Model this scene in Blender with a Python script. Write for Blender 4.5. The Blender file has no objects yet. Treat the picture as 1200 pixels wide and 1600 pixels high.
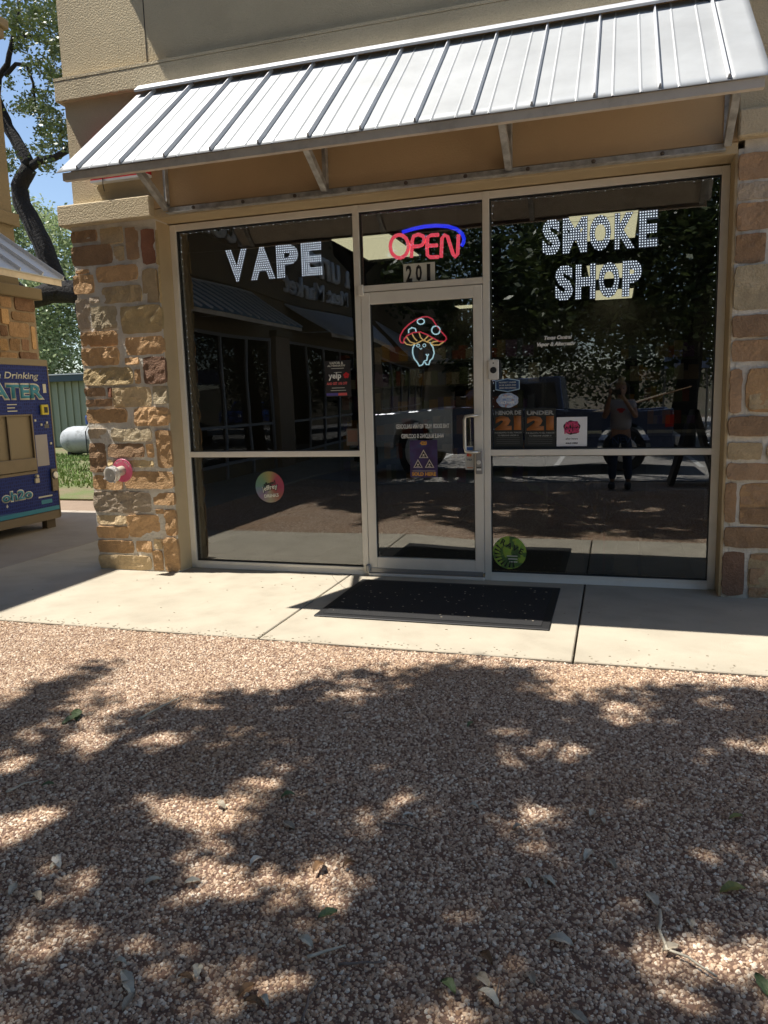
import bpy, bmesh, math, random
import numpy as np
from mathutils import Vector, Matrix, noise
R = math.radians
rng = random.Random(7)
nr = np.random.RandomState(11)
sc = bpy.context.scene
COL = sc.collection

# ---------------------------------------------------------------- camera, sky, sun, exposure
F_PX, CAM = 1172.31, Vector((1.8473, -5.5458, 1.3864))
YAW, PIT, ROL = 0.2992, 0.1499, -0.0283
fwd = Vector((-math.sin(YAW)*math.cos(PIT), math.cos(YAW)*math.cos(PIT), -math.sin(PIT)))
r0 = Vector((math.cos(YAW), math.sin(YAW), 0)); u0 = r0.cross(fwd)
rgt = r0*math.cos(ROL) + u0*math.sin(ROL); upv = -r0*math.sin(ROL) + u0*math.cos(ROL)
cd = bpy.data.cameras.new('camera'); cam = bpy.data.objects.new('camera', cd); COL.objects.link(cam)
cam.matrix_world = Matrix(((rgt.x, upv.x, -fwd.x, CAM.x), (rgt.y, upv.y, -fwd.y, CAM.y), (rgt.z, upv.z, -fwd.z, CAM.z), (0, 0, 0, 1)))
cd.sensor_fit = 'VERTICAL'; cd.sensor_height = 32; cd.lens = 32*F_PX/1600
cd.clip_start = 0.005; cd.clip_end = 3000
sc.camera = cam
SUN = Vector((0.48, 0.068, -1.0)).normalized()
SUN_EL = math.asin(-SUN.z); SUN_AZ = math.atan2(-SUN.x, -SUN.y)   # azimuth from +Y towards +X
w = bpy.data.worlds.new('World'); sc.world = w; w.use_nodes = True
nt = w.node_tree; bg = nt.nodes['Background']
sky = nt.nodes.new('ShaderNodeTexSky'); sky.sky_type = 'NISHITA'; sky.sun_disc = False
sky.sun_elevation = SUN_EL; sky.sun_rotation = SUN_AZ; sky.air_density = 1.0; sky.dust_density = 0.6; sky.ozone_density = 1.2
nt.links.new(sky.outputs[0], bg.inputs[0]); bg.inputs[1].default_value = 0.098
sd = bpy.data.lights.new('sun', 'SUN'); sd.energy = 4.6; sd.angle = R(0.53); sd.color = (1, 0.95, 0.87)
so = bpy.data.objects.new('sun', sd); COL.objects.link(so); so.rotation_euler = SUN.to_track_quat('-Z', 'Y').to_euler()
sc.view_settings.view_transform = 'Standard'; sc.view_settings.look = 'None'
sc.view_settings.exposure = 0.74; sc.view_settings.gamma = 1.0; sc.view_settings.use_curve_mapping = False
sc.cycles.max_bounces = 10; sc.cycles.transparent_max_bounces = 24; sc.cycles.caustics_reflective = False

def ray(u, v): return (fwd*F_PX + rgt*(u-600) - upv*(v-800)).normalized()
def hit(u, v, ax, val):                      # where the line of sight through (u, v) meets a real plane of the place
    d = ray(u, v); t = (val-CAM[ax])/d[ax]; return CAM + d*t

# ---------------------------------------------------------------- helpers
def tag(o, label=None, cat=None, group=None, kind=None):
    if label: o['label'] = label
    if cat: o['category'] = cat
    if group: o['group'] = group
    if kind: o['kind'] = kind
    return o
def empty(name, loc=(0, 0, 0), label=None, cat=None, group=None):
    o = bpy.data.objects.new(name, None); COL.objects.link(o); o.location = loc; o.empty_display_size = .1
    return tag(o, label, cat, group)
def link(name, me, m=None, parent=None, loc=None, rot=None):
    if m is not None and not me.materials: me.materials.append(m)
    o = bpy.data.objects.new(name, me); COL.objects.link(o)
    if parent is not None: o.parent = parent
    if loc is not None: o.location = loc
    if rot is not None: o.rotation_euler = rot
    return o
class MB:
    def __init__(s): s.v = []; s.f = []
    def box(s, x0, x1, y0, y1, z0, z1):
        i = len(s.v); x0, x1 = min(x0, x1), max(x0, x1); y0, y1 = min(y0, y1), max(y0, y1); z0, z1 = min(z0, z1), max(z0, z1)
        s.v += [(x0,y0,z0),(x1,y0,z0),(x1,y1,z0),(x0,y1,z0),(x0,y0,z1),(x1,y0,z1),(x1,y1,z1),(x0,y1,z1)]
        s.f += [tuple(i+k for k in q) for q in ((0,3,2,1),(4,5,6,7),(0,1,5,4),(1,2,6,5),(2,3,7,6),(3,0,4,7))]; return s
    def poly(s, pts, off):                    # a flat outline given its depth by the vector off
        i = len(s.v); n = len(pts); off = Vector(off)
        s.v += [tuple(p) for p in pts] + [tuple(Vector(p)+off) for p in pts]
        s.f += [tuple(range(i, i+n)), tuple(range(i+2*n-1, i+n-1, -1))]
        s.f += [(i+k, i+n+k, i+n+(k+1) % n, i+(k+1) % n) for k in range(n)]; return s
    def tube(s, pts, r, n=8, closed=False):
        pts = [Vector(p) for p in pts]; N = len(pts); i0 = len(s.v); prev = None
        rr = r if isinstance(r, (list, tuple)) else [r]*N
        for k, p in enumerate(pts):
            a = pts[(k-1) % N] if (k > 0 or closed) else p; b = pts[(k+1) % N] if (k < N-1 or closed) else p
            t = (b-a).normalized()
            if prev is None: prev = Vector((0, 0, 1)) if abs(t.z) < .9 else Vector((1, 0, 0))
            x = t.cross(prev).normalized(); y = x.cross(t).normalized(); prev = y
            for j in range(n):
                a_ = 2*math.pi*j/n; s.v.append(tuple(p + (x*math.cos(a_)+y*math.sin(a_))*rr[k]))
        K = N if closed else N-1
        for k in range(K):
            k2 = (k+1) % N
            for j in range(n): s.f.append((i0+k*n+j, i0+k*n+(j+1) % n, i0+k2*n+(j+1) % n, i0+k2*n+j))
        if not closed: s.f += [tuple(i0+j for j in range(n-1, -1, -1)), tuple(i0+(N-1)*n+j for j in range(n))]
        return s
    def lathe(s, prof, c, axis, n=20):        # prof: (radius, distance along axis)
        axis = Vector(axis).normalized(); a = Vector((0, 0, 1)) if abs(axis.z) < .9 else Vector((1, 0, 0))
        x = axis.cross(a).normalized(); y = x.cross(axis); i0 = len(s.v); c = Vector(c)
        for r_, h in prof:
            for j in range(n):
                t = 2*math.pi*j/n; s.v.append(tuple(c+axis*h+(x*math.cos(t)+y*math.sin(t))*max(r_, 1e-5)))
        for k in range(len(prof)-1):
            for j in range(n): s.f.append((i0+k*n+j, i0+k*n+(j+1) % n, i0+(k+1)*n+(j+1) % n, i0+(k+1)*n+j))
        s.f += [tuple(i0+j for j in range(n-1, -1, -1)), tuple(i0+(len(prof)-1)*n+j for j in range(n))]; return s
    def mesh(s, name, m=None, smooth=False):
        me = bpy.data.meshes.new(name); me.from_pydata(s.v, [], s.f); me.validate()
        bm = bmesh.new(); bm.from_mesh(me); bmesh.ops.recalc_face_normals(bm, faces=bm.faces); bm.to_mesh(me); bm.free()
        if m is not None: me.materials.append(m)
        if smooth:
            for p in me.polygons: p.use_smooth = True
        return me
    def build(s, name, m, parent=None, bevel=0, smooth=False, seg=1):
        me = s.mesh(name, None, smooth)
        if bevel:
            bm = bmesh.new(); bm.from_mesh(me)
            bmesh.ops.bevel(bm, geom=list(bm.edges), offset=bevel, segments=seg, affect='EDGES', clamp_overlap=True)
            bm.to_mesh(me); bm.free()
        return link(name, me, m, parent)
def box(name, m, parent, x0, x1, y0, y1, z0, z1, bevel=0): return MB().box(x0, x1, y0, y1, z0, z1).build(name, m, parent, bevel)
def copy_tree(o, parent=None):
    c = o.copy(); COL.objects.link(c)
    if parent is not None: c.parent = parent
    for ch in list(o.children): copy_tree(ch, c)
    return c
def text_mesh(s, size=1.0, bold=0.0, ext=0.002, shear=0.0, width=None, height=None, res=3):
    cu = bpy.data.curves.new('t', 'FONT'); cu.body = s; cu.size = 1; cu.offset = bold; cu.shear = shear; cu.resolution_u = res
    cu.align_x = 'CENTER'; cu.align_y = 'CENTER'
    o = bpy.data.objects.new('t', cu); COL.objects.link(o)
    dg = bpy.context.evaluated_depsgraph_get(); me = bpy.data.meshes.new_from_object(o.evaluated_get(dg))
    bpy.data.objects.remove(o); bpy.data.curves.remove(cu)
    co = np.empty(len(me.vertices)*3); me.vertices.foreach_get('co', co); co = co.reshape(-1, 3)
    lo, hi = co.min(0), co.max(0); co -= (lo+hi)/2
    sx = width/(hi[0]-lo[0]) if width else size; sy = height/(hi[1]-lo[1]) if height else (sx if width else size)
    if height and not width: sx = sy
    co[:, 0] *= sx; co[:, 1] *= sy
    me.vertices.foreach_set('co', co.ravel())
    bm = bmesh.new(); bm.from_mesh(me)
    r_ = bmesh.ops.extrude_face_region(bm, geom=list(bm.faces))
    bmesh.ops.translate(bm, verts=[v for v in r_['geom'] if isinstance(v, bmesh.types.BMVert)], vec=(0, 0, ext))
    bmesh.ops.recalc_face_normals(bm, faces=bm.faces); bm.to_mesh(me); bm.free()
    me.name = 'lettering'; me.materials.clear()
    return me
UP_Y = (R(90), 0, 0)            # text that faces the camera side (-y)
UP_X = (R(90), 0, R(90))        # text that faces +x
def text(s, m, parent, loc, rot=UP_Y, name='lettering', tilt=0, **k):
    me = text_mesh(s, **k); o = link(name, me, m, parent, loc); e = Matrix.Rotation(0, 4, 'Z')
    rm = (Matrix.Rotation(rot[2], 4, 'Z') @ Matrix.Rotation(rot[0], 4, 'X') @ Matrix.Rotation(tilt, 4, 'Z'))
    o.rotation_euler = rm.to_euler(); return o

# ---------------------------------------------------------------- materials
def mat(name, col, rough=.6, metal=0.0, var=0.0, vscale=3.0, col2=None, bump=0.0, bscale=40.0, bdist=0.01, emit=None, estr=1.0,
        spec=.5, island=0.0, dirt=0.0, dirtcol=(.05, .04, .03), dscale=1.5, fine=0.0, fscale=200, nocorr=False):
    m = bpy.data.materials.new(name); m.use_nodes = True; n = m.node_tree; b = n.nodes['Principled BSDF']; L = n.links.new
    b.inputs['Roughness'].default_value = rough; b.inputs['Metallic'].default_value = metal; b.inputs['Specular IOR Level'].default_value = spec
    b.inputs['Base Color'].default_value = (*col, 1)
    tc = n.nodes.new('ShaderNodeTexCoord'); out = None
    def noise_(scale, det=6, ro=.6):
        t = n.nodes.new('ShaderNodeTexNoise'); t.inputs['Scale'].default_value = scale; t.inputs['Detail'].default_value = det
        t.inputs['Roughness'].default_value = ro; L(tc.outputs['Object'], t.inputs['Vector']); return t
    def mix(fac, a, c, mode='MIX'):
        x = n.nodes.new('ShaderNodeMix'); x.data_type = 'RGBA'; x.blend_type = mode
        for s_, v in ((0, fac), (6, a), (7, c)):
            if hasattr(v, 'default_value') or isinstance(v, bpy.types.NodeSocket): L(v, x.inputs[s_])
            elif s_ == 0: x.inputs[0].default_value = v
            else: x.inputs[s_].default_value = (*v, 1)
        return x.outputs[2]
    def ramp(sock, lo, hi):
        r_ = n.nodes.new('ShaderNodeMapRange'); L(sock, r_.inputs[0]); r_.inputs[1].default_value = lo; r_.inputs[2].default_value = hi; return r_.outputs[0]
    if var or col2:
        c2 = col2 or tuple(max(0, c*(1-var)) for c in col)
        out = mix(ramp(noise_(vscale).outputs[0], .35, .68), col, c2)
    if dirt:
        d = ramp(noise_(dscale, 8, .7).outputs[0], .5, .75); mm = n.nodes.new('ShaderNodeMath'); mm.operation = 'MULTIPLY'; L(d, mm.inputs[0]); mm.inputs[1].default_value = dirt
        out = mix(mm.outputs[0], out if out else col, dirtcol)
    if fine:
        f = ramp(noise_(fscale, 2).outputs[0], .3, .7); mm = n.nodes.new('ShaderNodeMath'); mm.operation = 'MULTIPLY'; L(f, mm.inputs[0]); mm.inputs[1].default_value = fine
        out = mix(mm.outputs[0], out if out else col, tuple(c*.45 for c in col))
    if island:
        g = n.nodes.new('ShaderNodeNewGeometry'); h = n.nodes.new('ShaderNodeHueSaturation'); L(out, h.inputs['Color']) if out else None
        if not out: h.inputs['Color'].default_value = (*col, 1)
        r_ = n.nodes.new('ShaderNodeMapRange'); L(g.outputs['Random Per Island'], r_.inputs[0]); r_.inputs[3].default_value = 1-island; r_.inputs[4].default_value = 1+island
        L(r_.outputs[0], h.inputs['Value']); out = h.outputs[0]
    if out: L(out, b.inputs['Base Color'])
    if bump:
        t = noise_(bscale, 5); bu = n.nodes.new('ShaderNodeBump'); bu.inputs['Strength'].default_value = bump; bu.inputs['Distance'].default_value = bdist
        L(t.outputs[0], bu.inputs['Height']); L(bu.outputs[0], b.inputs['Normal'])
    m.cycles.use_bump_map_correction = not nocorr
    if emit: b.inputs['Emission Color'].default_value = (*emit, 1); b.inputs['Emission Strength'].default_value = estr
    return m
M = {}
M['stucco_wing_shade'] = mat('wing_stucco_shade', (.25, .20, .13), .9, var=.14, vscale=1.3, bump=.6, bscale=85, bdist=.006, dirt=.18, dirtcol=(.24, .18, .1), spec=.2)  # stucco copy darkened to put the wing's shade into the colour
M['stucco'] = mat('stucco', (.70, .58, .38), .9, var=.14, vscale=1.3, nocorr=True, bump=1.0, bscale=80, bdist=.0105, dirt=.18, dirtcol=(.24, .18, .1), fine=.25, fscale=150, spec=.2)
M['stucco_trim'] = mat('stucco_trim', (.69, .575, .385), .9, var=.12, vscale=2, nocorr=True, bump=1.0, bscale=80, bdist=.012, dirt=.25, dirtcol=(.2, .16, .1), fine=.3, fscale=150, spec=.2)
M['stucco_lintel'] = mat('stucco_lintel', (.66, .52, .32), .9, var=.15, vscale=2, bump=.8, bscale=90, bdist=.008, spec=.2)
M['stucco_awning_shade'] = mat('stucco_awning_shade', (.60, .43, .25), .9, var=.12, vscale=1.5, bump=.6, bscale=90, bdist=.006, spec=.2)  # wall stucco browned, the awning's shade put into its colour
M['mortar'] = mat('mortar', (.76, .71, .62), .95, var=.2, vscale=9, nocorr=True, bump=.9, bscale=60, bdist=.012, dirt=.3, dirtcol=(.42, .34, .24))
M['mortar_shade'] = mat('mortar_wing_shade', (.36, .28, .2), .95, var=.2, vscale=9, bump=.9, bscale=60, bdist=.01)  # copy of the mortar, darkened for the shade on the wing
M['frame'] = mat('anodised_frame', (.85, .81, .73), .42, .15, var=.06, vscale=3, dirt=.15, dirtcol=(.35, .3, .22), bump=.05, bscale=300)
M['awning'] = mat('galvalume_sheet', (.50, .52, .535), .45, .2, var=.2, vscale=2.2, bump=.10, bscale=2.2, bdist=.05, dirt=.12, dirtcol=(.44, .45, .46), dscale=2.5, spec=.5)
M['awning_rib'] = mat('galvalume_rib', (.66, .68, .71), .45, .15, var=.08, vscale=4, dirt=.1, dirtcol=(.4, .4, .4))
M['awning_wing'] = mat('wing_awning_sheet', (.55, .58, .6), .4, .35, var=.08, vscale=2)
M['fascia'] = mat('awning_fascia', (.78, .69, .58), .6, .1, var=.15, vscale=3, dirt=.35, dirtcol=(.25, .2, .15), dscale=6)
M['galv'] = mat('galvanised_steel', (.60, .60, .58), .5, .3, var=.45, vscale=14, bump=.15, bscale=60, dirt=.4, dirtcol=(.25, .2, .15), dscale=7)
M['bolt'] = mat('bolt', (.16, .13, .11), .5, .6)
M['concrete'] = mat('concrete', (.52, .465, .365), .9, var=.16, vscale=2.3, bump=.5, bscale=120, bdist=.006, dirt=.5, dirtcol=(.36, .31, .24), dscale=4.5, fine=.22, fscale=260, spec=.25)
M['concrete_old'] = mat('concrete_passage', (.40, .35, .29), .9, var=.2, vscale=1.4, bump=.35, bscale=140, bdist=.004, dirt=.4, dirtcol=(.22, .17, .12), dscale=1.2, fine=.14, fscale=300)
M['joint'] = mat('joint_filler', (.07, .055, .04), .95, bump=.5, bscale=100)
M['asphalt'] = mat('parking_concrete', (.36, .34, .31), .9, var=.15, vscale=.5, bump=.3, bscale=120, dirt=.3, dirtcol=(.16, .15, .14), dscale=.4)
M['paint'] = mat('stall_paint', (.75, .74, .7), .8, var=.15, vscale=6)
M['earth'] = mat('dry_earth', (.33, .24, .17), .95, var=.3, vscale=.8, bump=.6, bscale=30, bdist=.03, fine=.3, fscale=60)
M['grassbed'] = mat('grass_bed', (.11, .15, .04), .95, col2=(.20, .145, .09), vscale=1.6, bump=.8, bscale=30, bdist=.03)  # bed darkened to stand for mottled tree shade on the lawn
M['grass'] = mat('grass_blades', (.17, .26, .06), .7, island=.4)
M['mat'] = mat('rubber_mat', (.018, .018, .019), .85, bump=1, bscale=260, bdist=.006, dirt=.2, dirtcol=(.06, .055, .05), dscale=5)
M['rubber'] = mat('mat_border', (.012, .012, .013), .6)
M['bark'] = mat('oak_bark', (.020, .017, .015), .95, var=.4, vscale=8, bump=1, bscale=18, bdist=.06)
M['white'] = mat('white_print', (.8, .8, .78), .5)
M['black'] = mat('black_print', (.015, .015, .015), .5)
M['bandw'] = mat('cardboard_tile', (.62, .62, .55), .6)
M['orange'] = mat('orange_print', (.55, .17, .04), .5)
M['green'] = mat('green_metal_siding', (.26, .30, .22), .6, var=.1, vscale=1)
M['blueroof'] = mat('dark_blue_eave', (.02, .05, .07), .5)
M['tank'] = mat('tank_paint', (.42, .44, .45), .7, dirt=1.0, dirtcol=(.10, .10, .09), dscale=5, var=.1)  # strong dark blotches put grime and mottled tree shade into the paint
M['tank_dark'] = mat('tank_underside', (.04, .035, .03), .9)
M['bluecap'] = mat('tank_cover', (.02, .06, .22), .4)
M['red'] = mat('red_sign', (.62, .03, .04), .4)
M['pink'] = mat('pink_escutcheon', (.72, .14, .24), .45, dirt=.3, dirtcol=(.55, .1, .16), dscale=30)
M['pipe'] = mat('weathered_pipe_paint', (.62, .58, .47), .5, dirt=.4, dirtcol=(.4, .38, .3), dscale=20)
M['chrome'] = mat('cast_aluminium', (.78, .76, .72), .35, .45, dirt=.3, dirtcol=(.5, .5, .48), dscale=25)
M['satin'] = mat('satin_handle', (.72, .68, .6), .3, .7)
M['lockm'] = mat('lock_box', (.35, .35, .35), .4, .6)
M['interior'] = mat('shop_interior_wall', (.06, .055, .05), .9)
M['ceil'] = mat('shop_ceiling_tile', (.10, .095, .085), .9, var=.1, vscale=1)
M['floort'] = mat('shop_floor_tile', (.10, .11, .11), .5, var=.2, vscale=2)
M['panel'] = mat('ceiling_light_panel', (.8, .8, .7), .5, emit=(1, .88, .55), estr=1.25)
M['shelf'] = mat('shelf_metal', (.12, .12, .12), .6)
M['ledp'] = mat('led_letter_panel', (.18, .20, .27), .5, emit=(.42, .46, .62), estr=.22)
M['led'] = mat('led_dot', (1, 1, 1), .5, emit=(.86, .9, 1), estr=3.2)
M['neonr'] = mat('neon_red', (.9, .05, .05), .4, emit=(1, .09, .14), estr=1.5)
M['neonb'] = mat('neon_blue', (.05, .05, .9), .4, emit=(.02, .04, 1), estr=1.7)
M['neonw'] = mat('neon_white', (.8, .9, 1), .4, emit=(.62, .92, 1), estr=1.3)
M['neony'] = mat('neon_yellow', (.9, .7, .3), .4, emit=(1, .62, .22), estr=.9)
M['neonp'] = mat('neon_pink', (.9, .1, .15), .4, emit=(1, .07, .12), estr=.9)
M['cord'] = mat('thin_cord', (.35, .35, .34), .6)
M['leafdry'] = mat('dry_leaf', (.42, .36, .27), .7, var=.3, vscale=30)
M['leafgrey'] = mat('grey_leaf', (.58, .53, .42), .7, var=.2, vscale=30)
M['leafgreen'] = mat('fallen_green_leaf', (.12, .17, .07), .6, var=.3, vscale=30)
M['leafbrown'] = mat('brown_leaf', (.20, .11, .05), .7, var=.3, vscale=30)
M['twig'] = mat('twig', (.22, .18, .15), .9, var=.3, vscale=60)

def leafmat(name, col, col2, trans=.35):
    m = bpy.data.materials.new(name); m.use_nodes = True; n = m.node_tree; L = n.links.new; b = n.nodes['Principled BSDF']
    g = n.nodes.new('ShaderNodeNewGeometry'); mx = n.nodes.new('ShaderNodeMix'); mx.data_type = 'RGBA'
    mx.inputs[6].default_value = (*col, 1); mx.inputs[7].default_value = (*col2, 1); L(g.outputs['Random Per Island'], mx.inputs[0])
    L(mx.outputs[2], b.inputs['Base Color']); b.inputs['Roughness'].default_value = .45
    t = n.nodes.new('ShaderNodeBsdfTranslucent'); L(mx.outputs[2], t.inputs[0]); ms = n.nodes.new('ShaderNodeMixShader'); ms.inputs[0].default_value = trans
    L(b.outputs[0], ms.inputs[1]); L(t.outputs[0], ms.inputs[2]); L(ms.outputs[0], n.nodes['Material Output'].inputs[0]); return m
M['leaf'] = leafmat('oak_leaves', (.045, .075, .02), (.10, .13, .035), .22)
M['leaf_lit'] = leafmat('pale_tree_leaves', (.18, .25, .10), (.36, .42, .22), .4)
M['leaf_dark'] = leafmat('dark_leaves', (.03, .05, .02), (.07, .10, .03))  # dark green leaves of the potted plant

def glassmat(name, tint=(.55, .57, .57), refl=.15, wave=.0):
    m = bpy.data.materials.new(name); m.use_nodes = True; n = m.node_tree; L = n.links.new
    n.nodes.remove(n.nodes['Principled BSDF']); out = n.nodes['Material Output']
    tr = n.nodes.new('ShaderNodeBsdfTransparent'); tr.inputs[0].default_value = (*tint, 1)
    gl = n.nodes.new('ShaderNodeBsdfGlossy'); gl.inputs['Roughness'].default_value = 0.0; gl.inputs[0].default_value = (.95, .97, 1, 1)
    fr = n.nodes.new('ShaderNodeFresnel'); fr.inputs[0].default_value = 1.5
    mr = n.nodes.new('ShaderNodeMapRange'); L(fr.outputs[0], mr.inputs[0]); mr.inputs[1].default_value = .04; mr.inputs[2].default_value = 1; mr.inputs[3].default_value = refl; mr.inputs[4].default_value = 1
    ms = n.nodes.new('ShaderNodeMixShader'); L(mr.outputs[0], ms.inputs[0]); L(tr.outputs[0], ms.inputs[1]); L(gl.outputs[0], ms.inputs[2]); L(ms.outputs[0], out.inputs[0])
    if wave:
        tc = n.nodes.new('ShaderNodeTexCoord'); no = n.nodes.new('ShaderNodeTexNoise'); no.inputs['Scale'].default_value = 1.6; no.inputs['Detail'].default_value = 0
        bu = n.nodes.new('ShaderNodeBump'); bu.inputs['Strength'].default_value = 1; bu.inputs['Distance'].default_value = wave
        L(tc.outputs['Object'], no.inputs[0]); L(no.outputs[0], bu.inputs['Height']); L(bu.outputs[0], gl.inputs['Normal'])
    return m
M['glass'] = glassmat('window_glass', wave=.002)
M['glassd'] = glassmat('door_glass', refl=.17, wave=.006)
M['glass_far'] = glassmat('wing_glass', (.08, .08, .08), .05)

def gravelmat(name, per_inst):
    m = bpy.data.materials.new(name); m.use_nodes = True; n = m.node_tree; L = n.links.new; b = n.nodes['Principled BSDF']
    cr = n.nodes.new('ShaderNodeValToRGB'); e = cr.color_ramp.elements
    cols = [(0, (.19, .11, .07)), (.16, (.41, .28, .19)), (.42, (.59, .445, .32)), (.6, (.44, .30, .205)), (.82, (.70, .555, .415)), (1, (.84, .74, .60))]
    e[0].position, e[0].color = cols[0][0], (*cols[0][1], 1); e[1].position, e[1].color = 1, (*cols[-1][1], 1)
    for p, c in cols[1:-1]: x = e.new(p); x.color = (*c, 1)
    b.inputs['Roughness'].default_value = .85; b.inputs['Specular IOR Level'].default_value = .25
    tc = n.nodes.new('ShaderNodeTexCoord')
    if per_inst:
        oi = n.nodes.new('ShaderNodeObjectInfo'); L(oi.outputs['Random'], cr.inputs[0])
        no = n.nodes.new('ShaderNodeTexNoise'); no.inputs['Scale'].default_value = 500; L(tc.outputs['Generated'], no.inputs[0]); no.inputs['Scale'].default_value = 4
    else:
        vo = n.nodes.new('ShaderNodeTexVoronoi'); vo.inputs['Scale'].default_value = 85; L(tc.outputs['Object'], vo.inputs[0])
        sp = n.nodes.new('ShaderNodeSeparateColor'); L(vo.outputs['Color'], sp.inputs[0]); L(sp.outputs[0], cr.inputs[0])
        bu = n.nodes.new('ShaderNodeBump'); bu.inputs['Distance'].default_value = .008; bu.invert = True; L(vo.outputs['Distance'], bu.inputs['Height']); L(bu.outputs[0], b.inputs['Normal'])
    if not per_inst:
        L(cr.outputs[0], b.inputs['Base Color'])
    else:
        geo = n.nodes.new('ShaderNodeNewGeometry'); n2 = n.nodes.new('ShaderNodeTexNoise'); n2.inputs['Scale'].default_value = 1.3; n2.inputs['Detail'].default_value = 3
        L(geo.outputs['Position'], n2.inputs[0]); mr = n.nodes.new('ShaderNodeMapRange'); L(n2.outputs[0], mr.inputs[0]); mr.inputs[1].default_value = .5; mr.inputs[2].default_value = .72; mr.inputs[4].default_value = .45
        mx = n.nodes.new('ShaderNodeMix'); mx.data_type = 'RGBA'; L(mr.outputs[0], mx.inputs[0]); L(cr.outputs[0], mx.inputs[6]); mx.inputs[7].default_value = (.46, .29, .16, 1); L(mx.outputs[2], b.inputs['Base Color'])
    return m
M['gravel'] = gravelmat('crushed_granite', True); M['gravelbed'] = gravelmat('granite_bed', False)

# ---------------------------------------------------------------- the setting
def sheet(name, m, x0, x1, y0, y1, z, kind='structure', th=.05, parent=None):
    o = box(name, m, parent, x0, x1, y0, y1, z-th, z)
    if parent is None: tag(o, kind=kind)
    return o
sheet('ground', M['earth'], -300, 300, -300, 300, -.06, th=.2)
sheet('gravel_bed', M['gravelbed'], -3.45, 14, -6.9, -1.68, -.034, th=.02)
sheet('parking_lot', M['asphalt'], -12, 40, -34, -7.0, -.03, th=.02)
sheet('grass_lawn', M['grassbed'], -30, -2.5, 4.2, 40, -.03, th=.02)
side = empty('sidewalk'); tag(side, kind='structure')
JX = [-5.1, -3.30, -1.885+.0, -.165, 1.66, 3.47, 5.3, 7.1]
JX = [-3.315, -.155, 1.662, 3.47, 5.3, 7.1]
for a, b in zip(JX[:-1], JX[1:]):
    MB().box(a+.006, b-.006, -1.66, .0 if a > 2 or a < -1.7 else .10, -.14, 0).build('concrete_slab', M['concrete'], side, bevel=.005)
MB().box(-3.315+.006, -2.38, .0002, 2.9, -.14, -.001).build('concrete_slab', M['concrete'], side, bevel=.005)
MB().box(-5.1, -3.321, -1.66, 2.9, -.14, -.002).build('concrete_slab', M['concrete_old'], side, bevel=.005)
MB().box(-6.6, -5.108, 2.3, 2.9, -.14, -.002).build('concrete_slab', M['concrete_old'], side, bevel=.005)
for k in range(10):
    MB().box(-5.1, -3.46, -1.668-1.8*(k+1)+.006, -1.668-1.8*k, -.14, -.001).build('concrete_slab', M['concrete'], side, bevel=.005)
MB().box(-5.1, 7.1, -1.655, .0, -.16, -.022).build('joint_filler', M['joint'], side)
for k in range(9):
    sheet('stall_line', M['paint'], -2+2.7*k, -1.9+2.7*k, -14.5, -9.6, -.026+.002, th=.003)

for cr_ in ([(515, 894), (522, 903), (533, 914), (541, 921)],):
    P0 = [hit(u, v, 2, .0006) for u, v in cr_]
    MB().tube([p_+Vector((rng.uniform(-.006, .006), rng.uniform(-.006, .006), 0)) for a_, b_ in zip(P0[:-1], P0[1:]) for p_ in (a_, a_.lerp(b_, .33), a_.lerp(b_, .66))]+[P0[-1]], .0013, 4).build('crack', M['joint'], side)
# low wooded bank far behind the camera, seen in the glass
bm = bmesh.new(); NX, NY = 40, 14; vv = []
for j in range(NY+1):
    for i in range(NX+1):
        x = -60+120*i/NX; y = -34-26*j/NY; t = j/NY
        z = -.08 + 5.2*(3*t*t-2*t**3)*(.6+.5*noise.noise(Vector((x*.05, 3, 0))))*(1 if x > -4 else .5) + .25*noise.noise(Vector((x*.3, y*.3, 0)))*min(1, t*5)
        vv.append(bm.verts.new((x, y, z)))
for j in range(NY):
    for i in range(NX): a = j*(NX+1)+i; bm.faces.new((vv[a], vv[a+1], vv[a+NX+2], vv[a+NX+1]))
me = bpy.data.meshes.new('hill'); bm.to_mesh(me); bm.free(); tag(link('hill', me, mat('scrub_bank', (.10, .075, .05), .95, col2=(.06, .06, .03), vscale=.6, bump=.6, bscale=6)), kind='structure')

# ---------------------------------------------------------------- gravel: loose crushed granite, instanced on the bed
gcol = bpy.data.collections.new('stone_shapes')
for k in range(8):
    bm = bmesh.new(); bmesh.ops.create_icosphere(bm, subdivisions=1, radius=.5)
    for v in bm.verts:
        v.co *= .78+.5*rng.random(); v.co.z *= .72; v.co.y *= .8+.1*rng.random()
    me = bpy.data.meshes.new('granite_chip'); bm.to_mesh(me); bm.free(); me.materials.append(M['gravel'])
    gcol.objects.link(bpy.data.objects.new('granite_chip', me))
bm = bmesh.new()
GX0, GX1, GY0, GY1 = -3.44, 4.6, -5.6, -1.665
nx, ny = 60, 34; vv = []
def gz(x, y): return -.012 + .011*noise.noise(Vector((x*1.6, y*1.6, 0))) + .006*noise.noise(Vector((x*5, y*5, 2)))
for j in range(ny+1):
    for i in range(nx+1):
        x = GX0+(GX1-GX0)*i/nx; y = GY0+(GY1-GY0)*j/ny; vv.append(bm.verts.new((x, y, gz(x, y))))
for j in range(ny):
    for i in range(nx):
        a = j*(nx+1)+i; bm.faces.new((vv[a], vv[a+1], vv[a+nx+2], vv[a+nx+1]))
me = bpy.data.meshes.new('gravel'); bm.to_mesh(me); bm.free(); me.materials.append(mat('gravel_gap_bed', (.20, .12, .085), .95, var=.3, vscale=30, bump=.8, bscale=200, bdist=.004))  # bed colour darkened to stand for shade in gaps between chips
gob = link('gravel', me); tag(gob, 'loose crushed pink granite gravel in front of the sidewalk', 'gravel', kind='stuff')
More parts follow.
